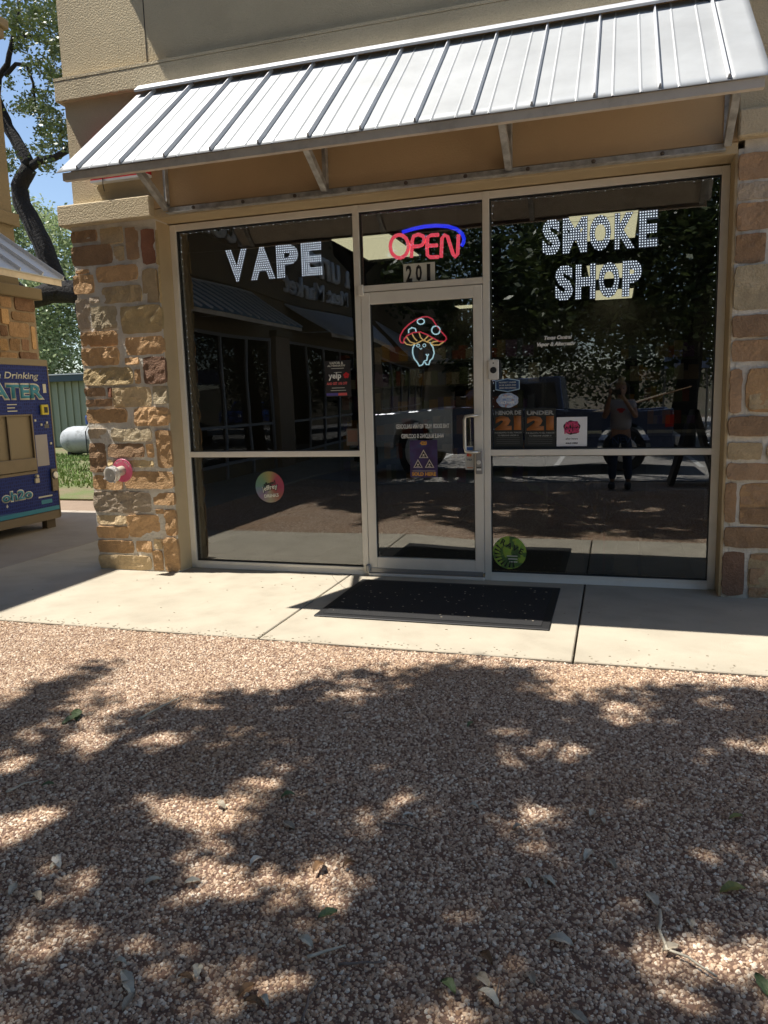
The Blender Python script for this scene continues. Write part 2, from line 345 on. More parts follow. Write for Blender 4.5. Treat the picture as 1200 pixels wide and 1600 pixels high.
ng = bpy.data.node_groups.new('gravel', 'GeometryNodeTree'); N = ng.nodes.new; L = ng.links.new
ng.interface.new_socket('Geometry', in_out='INPUT', socket_type='NodeSocketGeometry'); ng.interface.new_socket('Geometry', in_out='OUTPUT', socket_type='NodeSocketGeometry')
gi, go = N('NodeGroupInput'), N('NodeGroupOutput'); dp = N('GeometryNodeDistributePointsOnFaces'); dp.inputs['Density'].default_value = 18500
ci = N('GeometryNodeCollectionInfo'); ci.inputs[0].default_value = gcol; ci.inputs['Separate Children'].default_value = True; ci.inputs['Reset Children'].default_value = True
ip = N('GeometryNodeInstanceOnPoints'); ip.inputs['Pick Instance'].default_value = True
rr = N('FunctionNodeRandomValue'); rr.data_type = 'FLOAT_VECTOR'; rr.inputs[0].default_value = (-.6, -.6, 0); rr.inputs[1].default_value = (.6, .6, 6.28)
rs = N('FunctionNodeRandomValue'); rs.data_type = 'FLOAT'; rs.inputs[2].default_value = 0; rs.inputs[3].default_value = 1; rs.inputs['Seed'].default_value = 5
pw = N('ShaderNodeMath'); pw.operation = 'POWER'; pw.inputs[1].default_value = 2.2
mr = N('ShaderNodeMapRange'); mr.inputs[3].default_value = .0062; mr.inputs[4].default_value = .0178
jg = N('GeometryNodeJoinGeometry')
L(gi.outputs[0], dp.inputs[0]); L(dp.outputs[0], ip.inputs[0]); L(ci.outputs[0], ip.inputs['Instance']); L(rr.outputs[0], ip.inputs['Rotation'])
L(rs.outputs[1], pw.inputs[0]); L(pw.outputs[0], mr.inputs[0]); L(mr.outputs[0], ip.inputs['Scale'])
L(ip.outputs[0], jg.inputs[0]); L(gi.outputs[0], jg.inputs[0]); L(jg.outputs[0], go.inputs[0])
md = gob.modifiers.new('gravel', 'NODES'); md.node_group = ng

# ---------------------------------------------------------------- shop building shell
XL, XR, ZH, WY = -1.603, 2.5375, 2.812, -.20          # opening and wall plane
bld = empty('shop_building', (0, 0, 0), 'tan stucco shop building with stone pillars, dark windows and a metal awning', 'building')
TOPZ = 7.6
MB().box(-2.34, -1.612, WY, .30, 2.99, 3.66).box(-1.61, 2.55, WY, .30, 3.86, TOPZ).box(2.552, 3.34, WY, .30, 3.02, TOPZ).box(-2.34, -1.612, WY, .3, 3.66, 3.861).box(-2.34, -1.612, WY, .3, 3.862, TOPZ).build('wall', M['stucco'], bld)
MB().box(-1.611, 2.549, WY+.002, .25, 2.895, 3.855).build('wall_panel', M['stucco_awning_shade'], bld)
MB().box(-1.612, 2.549, WY, .12, 2.822, 2.89).build('lintel', M['stucco_lintel'], bld, bevel=.004)
MB().box(3.342, 9, WY-.01, .3, 0, TOPZ).build('wall', M['stucco'], bld)
MB().box(-2.38, -2.1, -.15, 9, 0.0, 2.82).box(-2.33, -2.1, .31, 9, 2.71, TOPZ).box(3.2, 9, .32, 9, 0, TOPZ).box(-2.1, 3.2, 8.6, 9, 0, TOPZ).build('wall', M['stucco'], bld)
MB().poly([(-2.33, 9, TOPZ-.2), (9, 9, TOPZ-.2), (9, .3, TOPZ-.2), (-2.33, .3, TOPZ-.2)], (0, 0, .12)).build('roof', M['interior'], bld)
# belt course above the awning and cap over each pillar
MB().box(-2.39, 3.4, WY-.05, WY-.001, 3.755, 3.905).box(-2.39, -2.341, WY, .9, 3.755, 3.905).build('belt_course', M['stucco_trim'], bld, bevel=.006)
MB().box(-2.39, 3.4, WY-.035, WY-.051, 3.905, 3.925).build('belt_course', M['stucco_trim'], bld)
MB().box(-2.46, -1.60, WY-.06, .2, 2.825, 2.985).build('pillar_cap', M['stucco_trim'], bld, bevel=.01)
MB().box(2.542, 3.42, WY-.06, .2, 2.90, 3.06).build('pillar_cap', M['stucco_trim'], bld, bevel=.01)
# control joint in the wall (a sunk strip on the face)
MB().box(-1.575, -1.567, WY-.0015, WY+.01, 3.93, TOPZ).build('control_joint', M['joint'], bld)
# added cornice out of frame, sized to throw the diagonal shade on the wall
MB().box(-2.22, 9, WY-.17, WY+.0, 5.5, 5.75).build('added_shade_cornice', M['stucco_trim'], bld, bevel=.01)
# stucco returns of the bay
MB().box(XL-.09, XL-.001, -.185, .1, 0, 2.815).build('jamb_return', M['stucco_lintel'], bld, bevel=.006)
MB().box(XR+.001, XR+.05, -.185, .1, 0, 2.85).build('jamb_return', M['stucco_lintel'], bld, bevel=.006)
# interior
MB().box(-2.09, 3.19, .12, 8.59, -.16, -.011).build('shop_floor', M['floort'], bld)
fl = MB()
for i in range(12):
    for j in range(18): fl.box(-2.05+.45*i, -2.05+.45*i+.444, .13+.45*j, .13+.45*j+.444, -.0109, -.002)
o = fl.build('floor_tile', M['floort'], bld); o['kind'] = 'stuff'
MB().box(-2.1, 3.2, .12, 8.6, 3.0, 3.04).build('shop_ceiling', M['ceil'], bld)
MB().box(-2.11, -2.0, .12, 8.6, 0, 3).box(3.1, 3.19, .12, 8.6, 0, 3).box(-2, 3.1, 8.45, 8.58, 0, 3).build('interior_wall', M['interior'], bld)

# ---------------------------------------------------------------- stone pillars
SC = dict(t=(.62, .47, .28), y=(.66, .50, .27), b=(.42, .27, .16), r=(.40, .19, .12), o=(.60, .38, .20), w=(.52, .42, .31), d=(.30, .18, .12), p=(.58, .48, .32))
def stonemat(c, k):
    return mat('sandstone_'+c, SC[c], .9, col2=tuple(x*(.72 if k % 2 else 1.25) for x in SC[c]), vscale=7+3*k, nocorr=True, bump=1, bscale=42+30*k, bdist=.013, dirt=.35, dirtcol=tuple(x*.5 for x in SC[c]), dscale=9, fine=.3, fscale=120, spec=.2)
SM = {c: [stonemat(c, k) for k in range(2)] for c in SC}
def stone(parent, a, b, c, axis_pt, rough=.012, seed=0, key='t'):
    """irregular dressed stone; a = (s0,z0) b = (s1,z1) on the wall face; axis_pt(s, z, out) gives the world point"""
    s0, z0, s1, z1 = min(a[0], b[0]), min(a[1], b[1]), max(a[0], b[0]), max(a[1], b[1])
    w_, h_ = s1-s0, z1-z0; nx_ = max(5, min(14, int(w_/.02))); nz_ = max(5, min(10, int(h_/.02)))
    cx, cz = (s0+s1)/2, (z0+z1)/2; bm = bmesh.new(); g = []; rr_ = random.Random(seed); sd_ = rr_.random()*50
    tilt = rr_.uniform(-.012, .012); tz = rr_.uniform(-.010, .012); proud = rr_.uniform(.007, .016); flo = rr_.uniform(.0035, .0062)
    dx_, dz_ = min(.3, .007/w_), min(.3, .007/h_)
    us_ = [-1, -1+dx_] + [-1+dx_+(2-2*dx_)*(i+1)/(nx_-2) for i in range(nx_-3)] + [1-dx_, 1]
    vs_ = [-1, -1+dz_] + [-1+dz_+(2-2*dz_)*(i+1)/(nz_-2) for i in range(nz_-3)] + [1-dz_, 1]
    for j in range(nz_+1):
        row = []
        for i in range(nx_+1):
            u, v = us_[i], vs_[j]
            k = 1 - .09*(abs(u)*abs(v))**4
            su, sv = u*k, v*k; edge_ = i in (0, nx_) or j in (0, nz_); ring = (i in (1, nx_-1) or j in (1, nz_-1)) and not edge_
            x = cx+su*(w_/2+.001) + .007*noise.noise(Vector((u*3+sd_, v*3, 1)))
            z = cz+sv*(h_/2+.001) + .007*noise.noise(Vector((u*3, v*3+sd_, 5)))
            rough_ = rough*(.55 if seed % 3 else 1.1); out = proud + rough_*(noise.noise(Vector((x*13+sd_, z*17, 0)))+.35*abs(noise.noise(Vector((x*24, z*30+sd_, 0))))+.45*noise.noise(Vector((x*55, z*55+sd_, 4)))) + tilt*u + tz*v
            out = max(out, flo+.003*noise.noise(Vector((x*9+sd_, z*9, 2))))
            if ring: out = out*.93
            if edge_: out = -.012
            row.append(bm.verts.new(axis_pt(x, z, out)))
        g.append(row)
    for j in range(nz_):
        for i in range(nx_): bm.faces.new((g[j][i], g[j][i+1], g[j+1][i+1], g[j+1][i]))
    bmesh.ops.recalc_face_normals(bm, faces=bm.faces)
    me = bpy.data.meshes.new('stone'); bm.to_mesh(me); bm.free()
    return link('stone', me, SM[c][seed % 2], parent)
lp = empty('stone_pillar', (-2.0, -.2, 0), 'sunlit rubble stone pillar left of the shop windows with the pink fire connection', 'pillar', 'stone pillars of the shop')
def under(par, o): o.parent = par; o.matrix_parent_inverse = Matrix.Translation(-par.location); return o
under(lp, MB().box(-2.385, -1.606, -.194, -.02, 0, 2.824).build('mortar_core', M['mortar']))
LST = """52 55 172 108 b;180 40 285 115 t;297 38 355 185 b;365 45 426 205 r;430 48 470 205 y;58 120 238 210 b;242 122 290 190 t;165 208 350 280 o;66 250 158 335 o;75 228 135 246 o;
190 297 368 375 t;368 222 440 375 t;446 215 474 375 y;140 345 182 375 w;82 355 142 490 w;148 388 260 488 p;272 382 480 508 y;98 497 262 565 o;100 570 270 650 o;295 520 487 602 o;
290 612 355 645 o;372 607 492 730 d;112 655 330 735 y;335 665 362 730 o;118 745 208 785 b;122 795 238 830 b;240 742 410 832 t;216 745 237 790 r;415 735 505 818 p;122 838 305 902 o;
333 830 508 915 o;133 925 215 972 w;231 925 412 982 p;430 930 524 1100 o;140 988 212 1118 b;218 990 380 1052 b;386 992 420 1055 o;216 1060 420 1095 y;150 1125 285 1195 o;292 1112 534 1190 o;
155 1202 410 1295 w;416 1205 540 1262 o;168 1305 303 1346 t;308 1302 448 1405 o;173 1354 310 1408 o;430 1278 465 1302 o;470 1280 552 1398 o;176 1415 334 1472 o;341 1418 415 1470 o;418 1410 458 1455 t;
180 1480 412 1548 t;418 1460 462 1556 o;468 1405 560 1562 o"""
YF = -.19
def face_y(s, z, out): return (s, YF-out, z)
def uvp(u, v):
    p_ = hit(u, v, 1, YF-.015); return (p_.x, p_.z)
for k, s in enumerate(LST.replace('\n', '').split(';')):
    x0, y0, x1, y1, c = s.split(); x0, y0, x1, y1 = map(float, (x0, y0, x1, y1))
    cu, cv = 90+(x0+x1)/2/2.809, 340+(y0+y1)/2/2.807
    l_ = uvp(90+x0/2.809, cv)[0]; r_ = uvp(90+x1/2.809, cv)[0]; t_ = uvp(cu, 340+y0/2.807)[1]; b_ = uvp(cu, 340+y1/2.807)[1]
    under(lp, stone(None, (max(l_, -2.41), max(b_, .003)), (min(r_, -1.598), min(t_, 2.822)), c, face_y, .013, k*2+(k//3) % 2))
rp = empty('stone_pillar', (2.95, -.2, 0), 'shaded rubble stone pillar right of the shop windows', 'pillar', 'stone pillars of the shop')
under(rp, MB().box(2.59, 3.33, -.19, -.02, 0, 2.899).box(2.556, 2.589, -.188, -.02, 0, 2.85).build('mortar_core', M['mortar']))
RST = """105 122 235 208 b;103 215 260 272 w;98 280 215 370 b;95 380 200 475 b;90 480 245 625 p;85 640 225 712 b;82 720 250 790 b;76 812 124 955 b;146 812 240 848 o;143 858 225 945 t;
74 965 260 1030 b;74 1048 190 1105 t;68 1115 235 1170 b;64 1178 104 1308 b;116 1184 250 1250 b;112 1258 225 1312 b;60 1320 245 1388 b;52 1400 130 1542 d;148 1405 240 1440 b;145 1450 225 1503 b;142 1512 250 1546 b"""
for k, s in enumerate(RST.replace('\n', '').split(';')):
    x0, y0, x1, y1, c = s.split(); x0, y0, x1, y1 = map(float, (x0, y0, x1, y1))
    cv = 180+(y0+y1)/2/2.051
    l_ = uvp(1100+x0/2.05, cv)[0]; r_ = uvp(1100+x1/2.05, cv)[0]; t_ = uvp(1160, 180+y0/2.051)[1]; b_ = uvp(1160, 180+y1/2.051)[1]
    under(rp, stone(None, (max(l_, 2.556), max(b_, .003)), (r_, min(t_, 2.896)), c, face_y, .012, 200+k*2+(k//3) % 2))
    e0 = r_+.018
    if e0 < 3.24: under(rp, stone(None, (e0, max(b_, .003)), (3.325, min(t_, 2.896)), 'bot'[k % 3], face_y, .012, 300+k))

# ---------------------------------------------------------------- storefront window frame and glass
win = empty('storefront_window', (0, 0, 0), 'aluminium framed dark glass storefront window wall either side of the shop door', 'window')
FM = M['frame']
def bar(x0, x1, z0, z1, name='mullion', y0=0.0, y1=.10): return box(name, FM, win, x0, x1, y0, y1, z0, z1, bevel=.0025)
bar(XL, XL+.05, 0, ZH); bar(XR-.05, XR, 0, ZH); bar(-.047, .0, 0, ZH, y0=-.004); bar(.9275, .975, 0, ZH, y0=-.004)
for a, b in ((XL+.05, -.047), (0, .9275), (.975, XR-.05)): bar(a, b, ZH-.05, ZH, 'head_rail', .001)
for a, b in ((XL+.05, -.047), (.975, XR-.05)):
    bar(a, b, .945, .99, 'mid_rail', .001); bar(a, b, .008, .06, 'sill_rail', .001)
    MB().poly([(a, -.012, .002), (b, -.012, .002), (b, -.003, .035), (a, -.003, .035)], (0, .02, 0)).build('sill_flashing', FM, win)
bar(0, .9275, 2.183, 2.23, 'transom_bar', .001)
def pane(x0, x1, z0, z1, m=None):
    gme = MB().box(x0-.005, x1+.005, .040, .046, z0-.005, z1+.005); gme.build('glass_pane', m or M['glass'], win)
    MB().box(x0, x0+.006, .02, .05, z0, z1).box(x1-.006, x1, .02, .05, z0, z1).box(x0+.006, x1-.006, .02, .05, z1-.006, z1).box(x0+.006, x1-.006, .02, .05, z0, z0+.006).build('gasket', M['black'], win)
pane(XL+.05, -.047, .99, ZH-.05); pane(XL+.05, -.047, .06, .945); pane(.975, XR-.05, .99, ZH-.05); pane(.975, XR-.05, .06, .945); pane(0, .9275, 2.23, ZH-.05)
MB().box(.0, .9275, -.03, .10, 0, .022).build('threshold', FM, win, bevel=.004)
# door
door = empty('glass_door', (0, 0, 0), 'narrow aluminium framed glass shop door with pull handle and neon mushroom behind', 'door')
DX0, DX1, DZ0, DZ1 = .004, .9235, .05, 2.178
box('door_stile', FM, door, DX0, DX0+.068, -.006, .045, DZ0, DZ1, .003); box('door_stile', FM, door, DX1-.068, DX1, -.006, .045, DZ0, DZ1, .003)
box('door_rail', FM, door, DX0+.068, DX1-.068, -.005, .044, DZ1-.088, DZ1, .003); box('door_rail', FM, door, DX0+.068, DX1-.068, -.005, .044, DZ0, DZ0+.098, .003)
box('door_sweep', M['lockm'], door, DX0+.01, DX1-.01, -.012, -.006, DZ0-.022, DZ0+.012)
box('glass_pane', M['glassd'], door, DX0+.064, DX1-.064, .016, .022, DZ0+.094, DZ1-.084)
MB().box(DX0+.068, DX0+.073, .0, .03, DZ0+.098, DZ1-.088).box(DX1-.073, DX1-.068, .0, .03, DZ0+.098, DZ1-.088).build('gasket', M['black'], door)
hp = [(.893, -.006, 1.245), (.893, -.045, 1.245), (.880, -.07, 1.245), (.84, -.078, 1.245), (.806, -.078, 1.240), (.797, -.078, 1.215), (.797, -.078, 1.10), (.799, -.078, 1.01), (.806, -.078, .985), (.84, -.078, .978), (.88, -.07, .978), (.893, -.045, .978), (.893, -.006, .978)]
MB().tube(hp, .0125, 10).build('handle', M['satin'], door, smooth=True)
lk = box('lock', M['lockm'], door, .868, .918, -.03, -.0065, .812, .982, .004)
MB().lathe([(.016, 0), (.016, .008), (.011, .010)], (.892, -.03, .90), (0, -1, 0), 14).build('lock_cylinder', M['chrome'], lk)
box('lock_label', M['white'], lk, .876, .910, -.0325, -.0301, .84, .852); box('lock_label', M['black'], lk, .876, .910, -.0325, -.0301, .860, .866)
MB().box(-.012, .03, -.028, -.0065, 2.155, 2.235).build('pivot_hinge', FM, door, bevel=.004)
MB().lathe([(.016, 0), (.02, .01), (.02, .05), (.014, .06)], (.0, -.018, .03), (0, 0, 1), 12).build('pivot_hinge', M['lockm'], door)

# ---------------------------------------------------------------- metal awning
aw = empty('metal_awning', (0, 0, 0), 'silver standing seam metal awning over the shop front', 'awning')
AX0, AX1 = -1.655, 2.556
R_Y, R_Z, E_Y, E_Z = -.215, 3.735, -1.22, 2.897
sl = Vector((0, E_Y-R_Y, E_Z-R_Z)); nrm = Vector((0, -sl.z, sl.y)).normalized()
if nrm.z < 0: nrm = -nrm
seams = [-1.495+.3215*k for k in range(13)]
xs = [AX0]+seams+[AX1]
for k in range(14):                                    # each pan between two seams, with two stiffening ribs and slight waviness
    a, b = xs[k], xs[k+1]; bm = bmesh.new(); g = []
    us = [0, .02, .25, .262, .285, .308, .32, .68, .692, .715, .738, .75, .98, 1] if b-a > .25 else [0, .2, .4, .6, .8, 1]
    NS = 14
    for j in range(NS+1):
        t = j/NS; row = []
        for u in us:
            x = a+(b-a)*u; h_ = .004 if (b-a > .25 and u in (.285, .715)) else 0
            h_ += .0016*noise.noise(Vector((x*2.2+k*3, t*2.5, k))) + .0022*math.sin(t*9+k*2)*math.sin(u*3.14)*noise.noise(Vector((k*1.7, 0, 0)))
            row.append(bm.verts.new(Vector((x, R_Y, R_Z))+sl*t+nrm*h_))
        g.append(row)
    for j in range(NS):
        for i in range(len(us)-1): bm.faces.new((g[j][i], g[j+1][i], g[j+1][i+1], g[j][i+1]))
    r_ = bmesh.ops.extrude_face_region(bm, geom=list(bm.faces)); bmesh.ops.translate(bm, verts=[v for v in r_['geom'] if isinstance(v, bmesh.types.BMVert)], vec=-nrm*.003)
    bmesh.ops.recalc_face_normals(bm, faces=bm.faces)
    me = bpy.data.meshes.new('roof_panel'); bm.to_mesh(me); bm.free()
    for p in me.polygons: p.use_smooth = abs(p.normal.dot(nrm)) > .9
    link('roof_panel', me, M['awning'], aw)
for x in seams:
    A = Vector((x, R_Y-.02, R_Z-.017)); B = Vector((x, E_Y+.012, E_Z+.01))
    MB().poly([A+Vector((-.010, 0, 0))+nrm*.002, A+Vector((-.003, 0, 0))+nrm*.024, A+Vector((.003, 0, 0))+nrm*.024, A+Vector((.010, 0, 0))+nrm*.002], B-A).build('seam', M['awning_rib'], aw)
MB().poly([(AX0+.04, E_Y+.012, E_Z-.002), (AX1-.03, E_Y+.012, E_Z-.002), (AX1-.03, E_Y+.012, E_Z-.050), (AX0+.04, E_Y+.012, E_Z-.050)], (0, .006, 0)).box(AX0+.04, AX1-.03, E_Y+.018, E_Y+.05, E_Z-.050, E_Z-.044).build('fascia', M['fascia'], aw)
MB().poly([(AX0+.02, R_Y-.085, R_Z-.026), (AX0+.02, R_Y+.013, R_Z+.055), (AX0+.02, R_Y+.013, R_Z+.085), (AX0+.02, R_Y-.004, R_Z+.062), (AX0+.02, R_Y-.092, R_Z-.012)], (AX1-AX0-.03, 0, 0)).build('ridge_flashing', M['awning_rib'], aw)
# plywood backing sheet under the pans and frame
MB().poly([(AX0+.05, R_Y+.0, R_Z-.03), (AX0+.05, E_Y+.05, E_Z-.005), (AX0+.05, E_Y+.05, E_Z-.02), (AX0+.05, R_Y+.0, R_Z-.05)], (AX1-AX0-.1, 0, 0)).build('underside_sheet', M['fascia'], aw)
for x in (-1.48, -.17, 1.145, 2.485):
    MB().box(x-.022, x+.022, WY-.007, WY-.0005, 2.895, 3.66).box(x+.015, x+.022, WY-.045, WY-.007, 2.895, 3.66).build('wall_bracket', M['galv'], aw)
    A = Vector((x-.022, WY-.03, 2.86)); B = Vector((x-.022, -.80, 3.19))
    MB().poly([A, A+Vector((0, .02, .045)), A+Vector((.044, .02, .045)), A+Vector((.044, 0, 0))], B-A).build('strut', M['galv'], aw, bevel=.002)
    MB().poly([(x-.02, WY-.05, R_Z-.11), (x-.02, E_Y+.06, E_Z-.03), (x-.02, E_Y+.06, E_Z-.045), (x-.02, WY-.05, R_Z-.15)], (.04, 0, 0)).build('rafter', M['galv'], aw)
MB().box(-1.47, 2.475, WY-.010, WY-.0005, 2.838, 2.888).box(-1.47, 2.475, WY-.05, WY-.010, 2.838, 2.846).build('wall_angle', M['galv'], aw)
for x in [-1.25+.42*k for k in range(9)]: MB().lathe([(.014, 0), (.014, .006), (.008, .009)], (x, WY-.011, 2.868), (0, -1, 0), 8).build('bolt', M['bolt'], aw)

# red sign on the wall behind the awning, part of it seen below
rs_ = box('wall_sign', M['red'], None, -2.118, -1.60, WY-.06, WY-.003, 3.140, 3.42, .003); tag(rs_, 'red wall sign with pale lower edge half hidden behind the awning', 'sign')
box('sign_edge', M['white'], rs_, -2.118, -1.60, WY-.062, WY-.002, 3.122, 3.139)
MB().tube([(-2.0, WY-.064, 3.17), (-2.0, WY-.066, 3.10), (-1.995, WY-.06, 3.05)], .003, 6).build('loose_wire', M['black'], rs_)

# ---------------------------------------------------------------- fire department connection
fc = Vector((-2.058, WY-.03, .857))
fdc = empty('fire_connection', fc, 'aluminium capped fire hose connection with round pink plate on the left pillar', 'hydrant fitting')
def und(o): return under(fdc, o)
und(MB().lathe([(.094, 0), (.097, .003), (.094, .006), (.03, .009)], fc+Vector((0, .004, 0)), (0, -1, 0), 40).build('plate', M['pink']))
ax = Vector((-.10, -1, -.16)).normalized()
und(MB().lathe([(.040, 0), (.040, .06), (.043, .065), (.044, .085)], fc, ax, 28).build('pipe', M['pipe'], smooth=True))
und(MB().lathe([(.045, .085), (.060, .092), (.066, .10), (.066, .112), (.058, .116), (.058, .124), (.064, .128), (.064, .150), (.059, .154), (.054, .150), (.046, .147), (.012, .147), (.010, .152), (.004, .152)], fc, ax, 30).build('cap', M['chrome'], smooth=False))
capc = fc+ax*.14
for k in range(4):
    a = k*math.pi/2+.5; d = Vector((math.cos(a), 0, math.sin(a)))*.064; und(MB().lathe([(.009, -.01), (.009, .01)], capc+d, d, 8).build('lug', M['chrome']))
for k, ch in enumerate('AUTO SPKR'):
    if ch == ' ': continue
    a = R(128-k*12.5); pos = fc+Vector((math.cos(a)*.078, -.0065, math.sin(a)*.078))
    o = text(ch, M['bandw'], None, pos, tilt=a-math.pi/2, height=.016, ext=.001); und(o)

# ---------------------------------------------------------------- door mat
mt = empty('door_mat', (.75, -.68, 0), 'black rubber entrance mat in front of the glass door', 'mat')
under(mt, MB().box(.0, 1.50, -1.175, -.18, .001, .011).build('mat_border', M['rubber'], bevel=.004))
under(mt, MB().box(.05, 1.45, -1.125, -.23, .011, .0145).build('mat_pile', M['mat']))

# ---------------------------------------------------------------- LED letters hung inside the glass
YI, YO = .060, .0385                       # just inside / on the outer face of the glass
def G(u, v, y=.04): p_ = hit(u, v, 1, y); return (p_.x, p_.z)
from mathutils.bvhtree import BVHTree
def led_letter(ch, x0, x1, z0, z1, label, group):
    me = text_mesh(ch, bold=.055, ext=.006, width=x1-x0, height=z1-z0)
    c = ((x0+x1)/2, YI, (z0+z1)/2)
    o = link('led_letter', me, M['ledp'], None, c, UP_Y); tag(o, label, 'led letter', group)
    bv = BVHTree.FromPolygons([v.co for v in me.vertices], [p.vertices for p in me.polygons])
    d = MB(); s_ = .0168; W_, H_ = (x1-x0)/2, (z1-z0)/2
    def inside(x, z): return bv.ray_cast(Vector((x, z, 1)), Vector((0, 0, -1)))[0] is not None
    ny_ = max(2, int(round(2*H_/s_))); s2 = 2*H_/ny_
    for j in range(ny_):
        z = -H_+s2*(j+.5); x = -W_; run = None; xs_ = []
        while x <= W_:
            i_ = inside(x, z)
            if i_ and run is None: run = x
            if (not i_ or x+.001 > W_) and run is not None:
                if x-run > .012: xs_.append((run, x))
                run = None
            x += .001
        for a, b in xs_:
            n_ = max(1, int(round((b-a)/s_)))
            for q in range(n_):
                xx = a+(b-a)*(q+.5)/n_; r_ = .0043
                i0 = len(d.v); d.v += [(xx+r_*math.cos(t), z+r_*math.sin(t), .0062) for t in [k*math.pi/3 for k in range(6)]] + [(xx, z, .0085)]
                d.f += [(i0+k, i0+(k+1) % 6, i0+6) for k in range(6)]
    q = d.build('led_dots', M['led'], o); q['kind'] = 'stuff'
    return o
def G4(u, v): return G(u, v, YI)
for ch, u0_, u1_, v0_, v1_, lb in (('V', 353, 387, 386, 441, 'white dotted LED letter V starting the word VAPE in the left window'), ('A', 391, 430, 383, 438, 'white dotted LED letter A between V and P in the left window'),
        ('P', 432, 467, 379, 434, 'white dotted LED letter P between A and E in the left window'), ('E', 471, 504, 375, 431, 'white dotted LED letter E ending the word VAPE in the left window')):
    x0 = G4(u0_, 410)[0]; x1 = G4(u1_, 410)[0]; led_letter(ch, x0, x1, 2.342, 2.592, lb, 'led letters spelling vape')
SM_ = [('S', 847, 876), ('M', 879, 918), ('O', 921, 955), ('K', 960, 993), ('E', 998, 1028)]
for k, (ch, a, b) in enumerate(SM_):
    lb = ['white dotted LED letter S starting the word SMOKE', 'white dotted LED letter M of SMOKE beside its S', 'white dotted LED letter O in the middle of SMOKE', 'white dotted LED letter K of SMOKE', 'white dotted LED letter E ending the word SMOKE'][k]
    led_letter(ch, G4(a, 360)[0], G4(b, 360)[0], 2.352, 2.592, lb, 'led letters spelling smoke')
for k, (ch, a, b) in enumerate([('S', 867, 896), ('H', 899, 931), ('O', 935, 968), ('P', 972, 1003)]):
    lb = ['white dotted LED letter S starting the word SHOP', 'white dotted LED letter H of SHOP', 'white dotted LED letter O of SHOP', 'white dotted LED letter P ending the word SHOP'][k]
    led_letter(ch, G4(a, 440)[0], G4(b, 440)[0], 2.035, 2.275, lb, 'led letters spelling shop')
# wires that hold the letters
hw = MB().tube([(XL+.05, .065, 2.60), (-1.0, .065, 2.59), (-.4, .065, 2.60), (-.05, .065, 2.62)], .0014, 5)
tag(hw.build('hanging_wire', M['cord'], None), 'thin wire strung behind the VAPE letters in the left window', 'wire')
hw = MB().tube([(.98, .065, 2.60), (1.6, .065, 2.56), (2.2, .065, 2.60), (2.48, .065, 2.62)], .0014, 5)
tag(hw.build('hanging_wire', M['cord'], None), 'thin wire strung behind the SMOKE letters in the right window', 'wire')
# strings of tiny lights round the panes
def light_string(pts, label):
    t = empty('string_lights', pts[0], label, 'string lights'); Lp = [Vector(p) for p in pts]
    under(t, MB().tube(Lp, .0015, 5).build('cord', M['black']))
    d = MB(); 
    for a, b in zip(Lp[:-1], Lp[1:]):
        n_ = int((b-a).length/.055)
        for k in range(n_):
            p_ = a+(b-a)*((k+.5)/n_)+Vector((rng.uniform(-.003, .003), -.006, rng.uniform(-.004, .004))); r_ = .0013
            d.box(p_.x-r_, p_.x+r_, p_.y-r_, p_.y+r_, p_.z-r_, p_.z+r_)
    q = d.build('bulbs', M['led'], None); q['kind'] = 'stuff'; under(t, q)
light_string([(XL+.068, .06, 1.0), (XL+.068, .06, ZH-.064), (-.06, .06, ZH-.062)], 'tiny white lights strung up the left side and top of the left pane')
light_string([(.02, .06, ZH-.066), (.905, .06, ZH-.062)], 'tiny white lights strung along the top of the pane over the door')
light_string([(.992, .06, 1.0), (.992, .06, ZH-.064), (XR-.07, .06, ZH-.064), (XR-.07, .06, 1.0)], 'tiny white lights strung round three sides of the right pane')

# neon OPEN sign
def npx(pts, y=.07): return [(*(lambda q: (q[0], y, q[1]))(G(560+a*220/1200, 340+b*220/1200, y)),) for a, b in pts]
def arc(cx, cy, rx, ry, a0, a1, n=14): return [(cx+rx*math.cos(R(a0+(a1-a0)*k/n)), cy+ry*math.sin(R(a0+(a1-a0)*k/n))) for k in range(n+1)]
op = empty('open_sign', (.5, .07, 2.5), 'red and blue neon OPEN sign hung above the glass door', 'neon sign')
TR = .0135
under(op, MB().tube(npx(arc(349, 245, 77, 98, 0, 360, 26)[:-1]), TR, 8, True).build('neon_letter', M['neonr'], smooth=True))
under(op, MB().tube(npx([(452, 340), (458, 200), (470, 158), (510, 143), (552, 158), (562, 195), (545, 232), (515, 244), (462, 246)]), TR, 8).build('neon_letter', M['neonr'], smooth=True))
under(op, MB().tube(npx([(686, 146), (620, 150), (592, 165), (584, 240), (588, 320), (612, 338), (684, 335)]), TR, 8).tube(npx([(590, 240), (676, 236)]), TR, 8).build('neon_letter', M['neonr'], smooth=True))
under(op, MB().tube(npx([(705, 340), (712, 175), (735, 148), (760, 162), (806, 310), (826, 335), (846, 312), (853, 145)]), TR, 8).build('neon_letter', M['neonr'], smooth=True))
under(op, MB().tube(npx([(374, 124), (460, 98), (560, 76), (660, 68), (760, 74), (840, 100), (885, 140), (900, 180), (895, 215), (877, 243)]), TR, 8).build('neon_arc', M['neonb'], smooth=True))
for x_ in (.3, .72): under(op, MB().tube([(x_, .08, 2.61), (x_, .08, 2.79)], .001, 4).build('chain', M['cord']))
